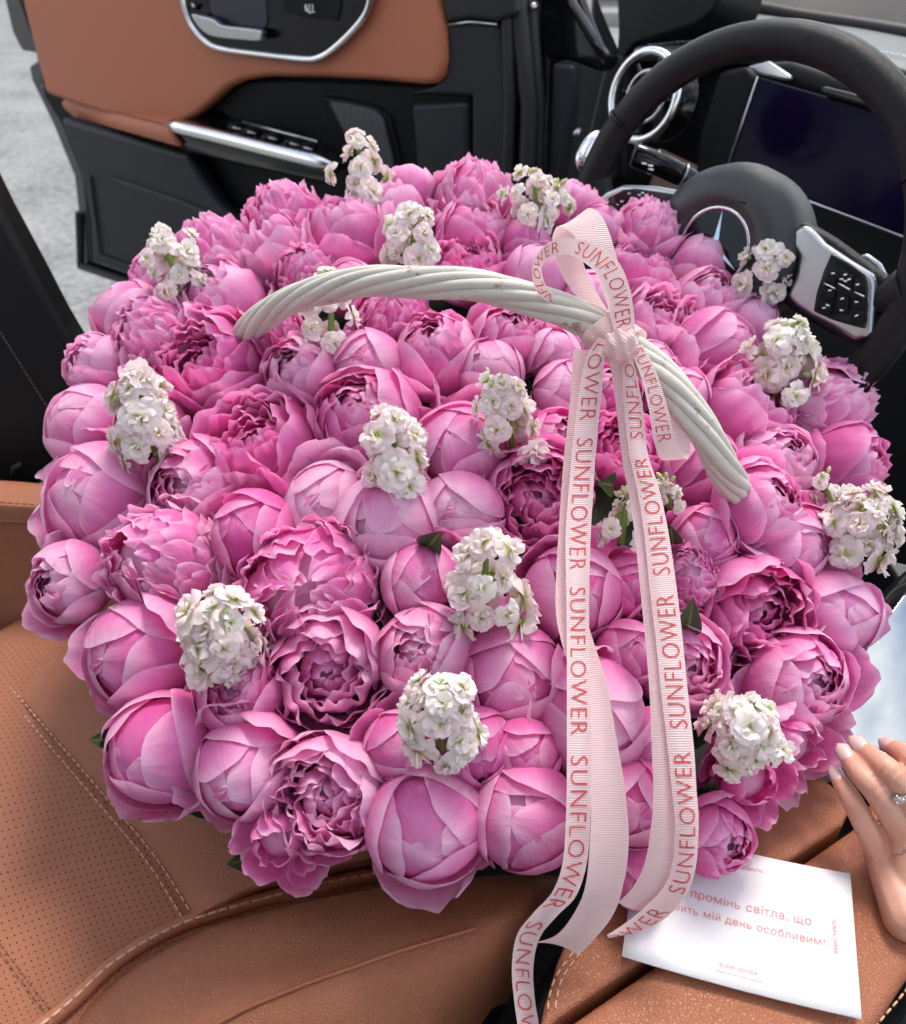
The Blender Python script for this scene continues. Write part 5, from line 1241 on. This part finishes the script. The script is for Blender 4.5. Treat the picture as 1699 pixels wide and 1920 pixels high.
lc = Strip('ribbon_loop', [(1180, 655, 1205, 645, .636), (1200, 700, 1228, 690, .632), (1216, 764, 1250, 757, .630), (1226, 826, 1266, 820, .632), (1240, 862, 1286, 860, .638), (1258, 852, 1294, 846, .646), (1256, 810, 1292, 815, .650), (1246, 756, 1280, 766, .650), (1226, 700, 1254, 706, .648), (1205, 650, 1225, 662, .646)], nv=80)
lc.word(0.002, 0.075, False)
# knot: gathered band round the handle and a crumpled tie
kb_ = bmesh.new(); bmesh.ops.create_icosphere(kb_, subdivisions=4, radius=1.0)
kc_ = P(1164, 648, .630)
for v in kb_.verts:
    c = Vector((v.co.x * 0.0125, v.co.y * 0.010, v.co.z * 0.0125))
    c *= 1 + 0.10 * math.sin(9 * v.co.x + 4 * v.co.z) + 0.16 * noise.noise(v.co * 2.2)
    v.co = kc_ + c
me = bpy.data.meshes.new('knot'); kb_.to_mesh(me); kb_.free(); me.materials.append(M_RIB); me.polygons.foreach_set('use_smooth', [True] * len(me.polygons))
ul = me.uv_layers.new(name='UVMap')
for lp in me.loops: co = me.vertices[lp.vertex_index].co - kc_; ul.data[lp.index].uv = (0.5 + co.x * 20, co.z * 0.7 + co.x * 0.4)
mobj('knot', me, bow)
hi = int(np.argmin([(Vector(p) - P(1160, 640, .66)).length for p in hc]))
for dk, rr_ in ((-2, 0.0172), (1, 0.0178)):
    V = []; U = []; tq = Vector(tg[hi]).to_track_quat('Z', 'Y')
    for j in range(4):
        for i in range(33):
            a = 2 * math.pi * i / 32
            V.append(Vector(hc[hi + dk]) + tq @ Vector((rr_ * math.cos(a) * (1 + 0.05 * math.sin(5 * a)), rr_ * math.sin(a), (j - 1.5) * 0.0055 + 0.003 * math.sin(2 * a + dk)))); U.append((j / 3, a * rr_))
    mobj('knot_band', mesh_from('knot_band', V, grid_faces(33, 4), M_RIB, True, U), bow)

# ------------------------------------------------------------------ greeting card on the armrest lid
cz_ = ZC + 0.007
BL, BR, TR = onz(1165, 1797, cz_), onz(1613, 1915, cz_), onz(1592, 1643, cz_)
ex = (BR - BL); W_ = ex.length; ex.normalize(); up_c = (TR - BR); ey = (up_c - ex * up_c.dot(ex)).normalized(); sk = up_c.dot(ex); H_ = up_c.dot(ey)
print('card', W_, H_, 'skew', sk)
m, n, l, b = mat_new('textured white card'); set_in(b, Roughness=0.75); b.inputs['Base Color'].default_value = (0.70, 0.70, 0.70, 1)
t_ = n.new('ShaderNodeTexCoord'); mp_ = n.new('ShaderNodeMapping'); mp_.inputs['Scale'].default_value = (420, 900, 600); mp_.inputs['Rotation'].default_value = (0, 0, 0.6)
z_ = n.new('ShaderNodeTexNoise'); z_.inputs['Scale'].default_value = 1.0; z_.inputs['Detail'].default_value = 2; bp_ = n.new('ShaderNodeBump'); bp_.inputs['Strength'].default_value = 0.45; bp_.inputs['Distance'].default_value = 0.0006
l.new(t_.outputs['Object'], mp_.inputs[0]); l.new(mp_.outputs[0], z_.inputs['Vector']); l.new(z_.outputs['Fac'], bp_.inputs['Height']); l.new(bp_.outputs[0], b.inputs['Normal'])
cardr = empty('greeting_card', BL); cardr.location = (0, 0, 0); tag(cardr, 'white textured greeting card with red printed message lying on the armrest', 'card')
TL = BL + (TR - BR)
nx, ny = 14, 10; V = []
for k_ in (0, 1):
    for j in range(ny):
        for i in range(nx):
            u, v = i / (nx - 1), j / (ny - 1)
            p = BL.lerp(BR, u).lerp(TL.lerp(TR, u), v) + UP * (0.0035 * (2 * abs(u - 0.5)) ** 2 * 1.0 - 0.0010 * k_)
            V.append(p)
F = grid_faces(nx, ny); o_ = nx * ny; F += [tuple(reversed([i + o_ for i in f])) for f in grid_faces(nx, ny)]
bd = list(range(nx)) + [nx * j + nx - 1 for j in range(1, ny)] + [nx * (ny - 1) + i for i in range(nx - 2, -1, -1)] + [nx * j for j in range(ny - 2, 0, -1)]
for a, b2 in zip(bd, bd[1:] + bd[:1]): F.append((b2, a, a + o_, b2 + o_))
mobj('sheet', mesh_from('sheet', V, F, m, True), cardr)
def card_pt(u, v, lift=0.0004):
    return BL.lerp(BR, u).lerp(TL.lerp(TR, u), v) + UP * (0.0035 * (2 * abs(u - 0.5)) ** 2 + lift)
def card_text(body, u0, v0, length, height_ratio, ang=0, mat=None, thin=0.0, caps=None):
    """text with its first letter at (u0, v0) running length (fraction of card width)"""
    V, F = CARD_TXT[body]; Lx = V[:, 0].max()
    sc_ = length * W_ / Lx; out = []
    for x, y, z in V:
        a_, c_ = x * sc_, y * sc_ * height_ratio
        dx, dy = (a_, c_) if ang == 0 else ((c_, -a_) if ang == 90 else ((-c_, a_) if ang == -90 else (-a_, -c_)))
        out.append(card_pt(u0 + dx / W_, v0 + dy / H_))
    mobj('lettering', mesh_from('lettering', out, F, mat or M_INKP, False), cardr)
card_text('\u0422\u0438 \u2013 \u043f\u0440\u043e\u043c\u0456\u043d\u044c \u0441\u0432\u0456\u0442\u043b\u0430, \u0449\u043e', 0.135, 0.545, 0.68, 1.0)
card_text('\u0437\u0440\u043e\u0431\u0438\u0442\u044c \u043c\u0456\u0439 \u0434\u0435\u043d\u044c \u043e\u0441\u043e\u0431\u043b\u0438\u0432\u0438\u043c!', 0.115, 0.42, 0.755, 1.0)
card_text('SUNFLOWER', 0.42, 0.115, 0.165, 0.9)
card_text('\u043f\u0430\u0432\u0443\u0442\u0438\u043d\u043d\u044f \u0442\u0432\u043e\u0457\u0445 \u043a\u0432\u0456\u0442\u0456\u0432', 0.405, 0.075, 0.195, 0.9)
card_text('SUNFLOWER', 0.60, 0.885, 0.165, 0.9, 180)
card_text('SUNFLOWER', 0.905, 0.62, 0.165, 0.9, 90)
card_text('SUNFLOWER', 0.085, 0.36, 0.165, 0.9, -90)
# ------------------------------------------------------------------ the hand resting on the screen edge
def skin():
    m, n, l, b = mat_new('skin')
    t = n.new('ShaderNodeTexCoord'); z = n.new('ShaderNodeTexNoise'); z.inputs['Scale'].default_value = 38; z.inputs['Detail'].default_value = 4
    l.new(t.outputs['Object'], z.inputs['Vector'])
    mx = n.new('ShaderNodeMix'); mx.data_type = 'RGBA'; mx.inputs[6].default_value = (0.56, 0.27, 0.18, 1); mx.inputs[7].default_value = (0.66, 0.38, 0.27, 1); l.new(z.outputs['Fac'], mx.inputs[0])
    at = n.new('ShaderNodeAttribute'); at.attribute_name = 'flush'
    m2 = n.new('ShaderNodeMix'); m2.data_type = 'RGBA'; m2.inputs[7].default_value = (0.62, 0.22, 0.16, 1); l.new(at.outputs['Fac'], m2.inputs[0]); l.new(mx.outputs[2], m2.inputs[6])
    l.new(m2.outputs[2], b.inputs['Base Color']); set_in(b, Roughness=0.46); b.inputs['Subsurface Weight'].default_value = 0.12; b.inputs['Subsurface Radius'].default_value = (0.012, 0.004, 0.002); b.inputs['Subsurface Scale'].default_value = 0.4
    v = n.new('ShaderNodeTexVoronoi'); v.feature = 'DISTANCE_TO_EDGE'; v.inputs['Scale'].default_value = 700; l.new(t.outputs['Object'], v.inputs['Vector'])
    bp = n.new('ShaderNodeBump'); bp.inputs['Strength'].default_value = 0.12; bp.inputs['Distance'].default_value = 0.0006; l.new(v.outputs['Distance'], bp.inputs['Height']); l.new(bp.outputs[0], b.inputs['Normal'])
    return m
M_SKIN = skin()
hand = empty('person', (0, 0, 0)); tag(hand, 'hand with pale nails resting on the console at the right edge', 'person')
HD = 0.640
# joints: px, py, distance, radius(m) from the knuckle to the tip
FING = {
 'little': [(1648, 1600, .628, .0098), (1624, 1552, .622, .0086), (1606, 1517, .620, .0082), (1590, 1489, .626, .0076), (1577, 1468, .634, .0066), (1571, 1457, .638, .0052)],
 'ring':   [(1690, 1560, .618, .0105), (1664, 1518, .612, .0092), (1641, 1482, .611, .0092), (1616, 1456, .618, .0083), (1597, 1432, .630, .0073), (1586, 1416, .636, .0058)],
 'middle': [(1722, 1530, .612, .0108), (1692, 1478, .607, .0094), (1668, 1446, .608, .0093), (1646, 1428, .618, .0083), (1626, 1411, .630, .0074), (1613, 1399, .636, .0060)],
 'index':  [(1765, 1505, .610, .0108), (1735, 1455, .606, .0095), (1712, 1427, .610, .0092), (1694, 1414, .622, .0082), (1680, 1406, .634, .0072), (1670, 1400, .640, .0060)],
}
bm = bmesh.new()
def ball(p, r, q=None, sx=1, sy=1, sz=1):
    mtx = Matrix.Translation(p)
    if q is not None: mtx = mtx @ q.to_matrix().to_4x4()
    mtx = mtx @ Matrix.Diagonal((r * sx, r * sy, r * sz, 1))
    bmesh.ops.create_icosphere(bm, subdivisions=2, radius=1.0, matrix=mtx)
def chain(pts, step=0.0022):
    for (a, ra), (b_, rb) in zip(pts, pts[1:]):
        L = (b_ - a).length; k = max(2, int(L / step))
        for i in range(k):
            t = i / k; ball(a.lerp(b_, t), ra + (rb - ra) * t)
    ball(*pts[-1])
tips = {}
for nm, pts in FING.items():
    # slightly thicker knuckles through smooth interpolation
    q = catmull([list(P(x, y, d_)) + [r_] for x, y, d_, r_ in pts], 16)
    for p in q:
        pass
    chain([(Vector(p[:3]), p[3]) for p in q], 0.0020)
    tips[nm] = (Vector(q[-1][:3]), Vector(q[-4][:3]))
# back of the hand and wrist
WR_ = P(1790, 1790, .600)
for nm in FING:
    x, y, d_, r_ = FING[nm][0]
    K = P(x, y, d_ + 0.004)
    off = {'little': -0.020, 'ring': -0.008, 'middle': 0.004, 'index': 0.016}[nm]
    base = P(1742, 1690, .606) + Vector((off, off * 0.55, -0.002))
    chain([(K, 0.0112), (K.lerp(base, 0.5), 0.0140), (base, 0.0165)], 0.003)
chain([(P(1735, 1690, .608), 0.0235), (P(1775, 1765, .600), 0.0235), (P(1840, 1890, .590), 0.0255)], 0.004)
me = bpy.data.meshes.new('hand_raw'); bm.to_mesh(me); bm.free()
raw = bpy.data.objects.new('hand_raw', me); COL.objects.link(raw)
rm = raw.modifiers.new('r', 'REMESH'); rm.mode = 'VOXEL'; rm.voxel_size = 0.0013; rm.use_smooth_shade = True
sm = raw.modifiers.new('s', 'SMOOTH'); sm.factor = 0.5; sm.iterations = 7
bpy.context.view_layer.update()
hm = bpy.data.meshes.new_from_object(raw.evaluated_get(bpy.context.evaluated_depsgraph_get())); hm.name = 'hand'
bpy.data.objects.remove(raw); hm.materials.clear(); hm.materials.append(M_SKIN)
# creases over the middle joints
cr = []
for nm in ('ring', 'middle', 'little', 'index'):
    j = FING[nm][2]; a_, c_ = P(FING[nm][1][0], FING[nm][1][1], FING[nm][1][2]), P(FING[nm][3][0], FING[nm][3][1], FING[nm][3][2]); J = P(*j[:3]); ax_ = (c_ - a_).normalized()
    for k_ in (-0.0028, -0.0006, 0.0016, 0.0034): cr.append((J + ax_ * k_, ax_))
cv = Vector((0, 0, CAMZ))
for v in hm.vertices:
    for c_, ax_ in cr:
        r_ = v.co - c_
        if r_.length < 0.014 and (cv - c_).dot(r_) > 0:
            s_ = r_.dot(ax_) + 0.0008 * math.sin(900 * r_.cross(ax_).length)
            v.co -= (cv - c_).normalized() * 0.00065 * math.exp(-(s_ / 0.0007) ** 2)
fl_ = hm.attributes.new('flush', 'FLOAT', 'POINT')
spots = [(P(*FING[k][2][:3]), 0.009, 0.5) for k in FING] + [(P(*FING[k][0][:3]), 0.012, 0.4) for k in FING] + [(P(*FING[k][-2][:3]), 0.009, 0.45) for k in FING]
fl_.data.foreach_set('value', [min(0.6, sum(w * math.exp(-((v.co - c).length / r) ** 2) for c, r, w in spots)) for v in hm.vertices])
hm.polygons.foreach_set('use_smooth', [True] * len(hm.polygons)); hm.update()
mobj('hand', hm, hand)
M_NAIL = plain('pale nail polish', (0.66, 0.46, 0.42, 1), 0.15, coat=0.6)
for nm in FING:
    T, B_ = tips[nm]; ax = (T - B_).normalized(); up_ = ((cv - T).normalized()); up_ = (up_ - ax * up_.dot(ax)).normalized(); sd_ = ax.cross(up_)
    r_ = FING[nm][-2][3]; V = []
    for j in range(9):
        t = j / 8
        w = r_ * 0.80 * (1.0 if t < 0.7 else math.sqrt(max(0.02, 1 - ((t - 0.7) / 0.3) ** 2))) * (0.75 + 0.25 * min(1, t * 3))
        for k in range(7):
            s = k / 6 * 2 - 1
            V.append(T - ax * 0.007 + ax * (0.0155 * t) + sd_ * (w * s) + up_ * (r_ * (0.86 - 0.42 * s * s) - 0.0016 * t * t + 0.0004))
    o = mobj('fingernail', mesh_from('fingernail', V, grid_faces(7, 9), M_NAIL), hand)
    md = o.modifiers.new('s', 'SOLIDIFY'); md.thickness = 0.0007; md.offset = 0
# small script tattoo
g = Geo(); pth = []
for i in range(40):
    t = i / 39; pth.append((1672 + 30 * t, 1604 - 4 * t - 3.0 * math.sin(t * 22) * (0.5 + 0.5 * math.sin(t * 5 + 1)) - (9 * math.exp(-((t - 0.78) / 0.05) ** 2))))
def drop(x, y):
    o = Vector((0, 0, CAMZ)); r_ = ray(x, y).normalized()
    return o, r_
from mathutils.bvhtree import BVHTree
bv = BVHTree.FromPolygons([v.co for v in hm.vertices], [tuple(p.vertices) for p in hm.polygons])
tp_ = []
for x, y in pth:
    o, r_ = drop(x, y); h = bv.ray_cast(o, r_)
    if h[0] is not None: tp_.append(h[0] + h[1] * 0.00005)
if len(tp_) > 3: g.tube(tp_, 0.00022, 5); g.build('tattoo', plain('tattoo ink', (0.10, 0.10, 0.11, 1), 0.6), hand, True)
# ring
rg_ = empty('finger_ring', (0, 0, 0)); tag(rg_, 'silver ring with round clear stone on the finger', 'ring')
Jr = P(1690, 1477, .6075); axr = (P(1668, 1446, .608) - P(1722, 1530, .612)).normalized(); qr = axr.to_track_quat('Z', 'Y')
g = Geo(); g.add(*ring_tube(Jr, qr, 0.0104, 0.0009, 36, 8)); g.build('band', M_CHROME, rg_, True)
upr = (cv - Jr).normalized(); upr = (upr - axr * upr.dot(axr)).normalized(); upr = (upr + Vector((-0.75, 0, 0))).normalized(); upr = (upr - axr * upr.dot(axr)).normalized()
Cs = Jr + upr * 0.0122
g = Geo(); qs = upr.to_track_quat('Z', 'Y'); V = []
for r_, z_ in ((0.0002, -0.0022), (0.0034, 0.0006), (0.0036, 0.0010), (0.0022, 0.0022), (0.0001, 0.0022)):
    for k in range(12): V.append(Cs + qs @ Vector((r_ * math.cos(k * math.pi / 6 + r_ * 80), r_ * math.sin(k * math.pi / 6 + r_ * 80), z_)))
m, n, l, b = mat_new('clear stone'); set_in(b, Roughness=0.02, IOR=2.2); b.inputs['Transmission Weight'].default_value = 0.6; b.inputs['Base Color'].default_value = (0.95, 0.95, 0.95, 1)
mobj('stone', mesh_from('stone', V, grid_faces(12, 5, True), m, False), rg_)
for k in range(4):
    a = k * math.pi / 2 + 0.6; g = Geo(); g.tube([Cs + qs @ Vector((0.0022 * math.cos(a), 0.0022 * math.sin(a), -0.0025)), Cs + qs @ Vector((0.0038 * math.cos(a), 0.0038 * math.sin(a), 0.0012))], 0.0005, 6); g.build('prong', M_CHROME, rg_, True)
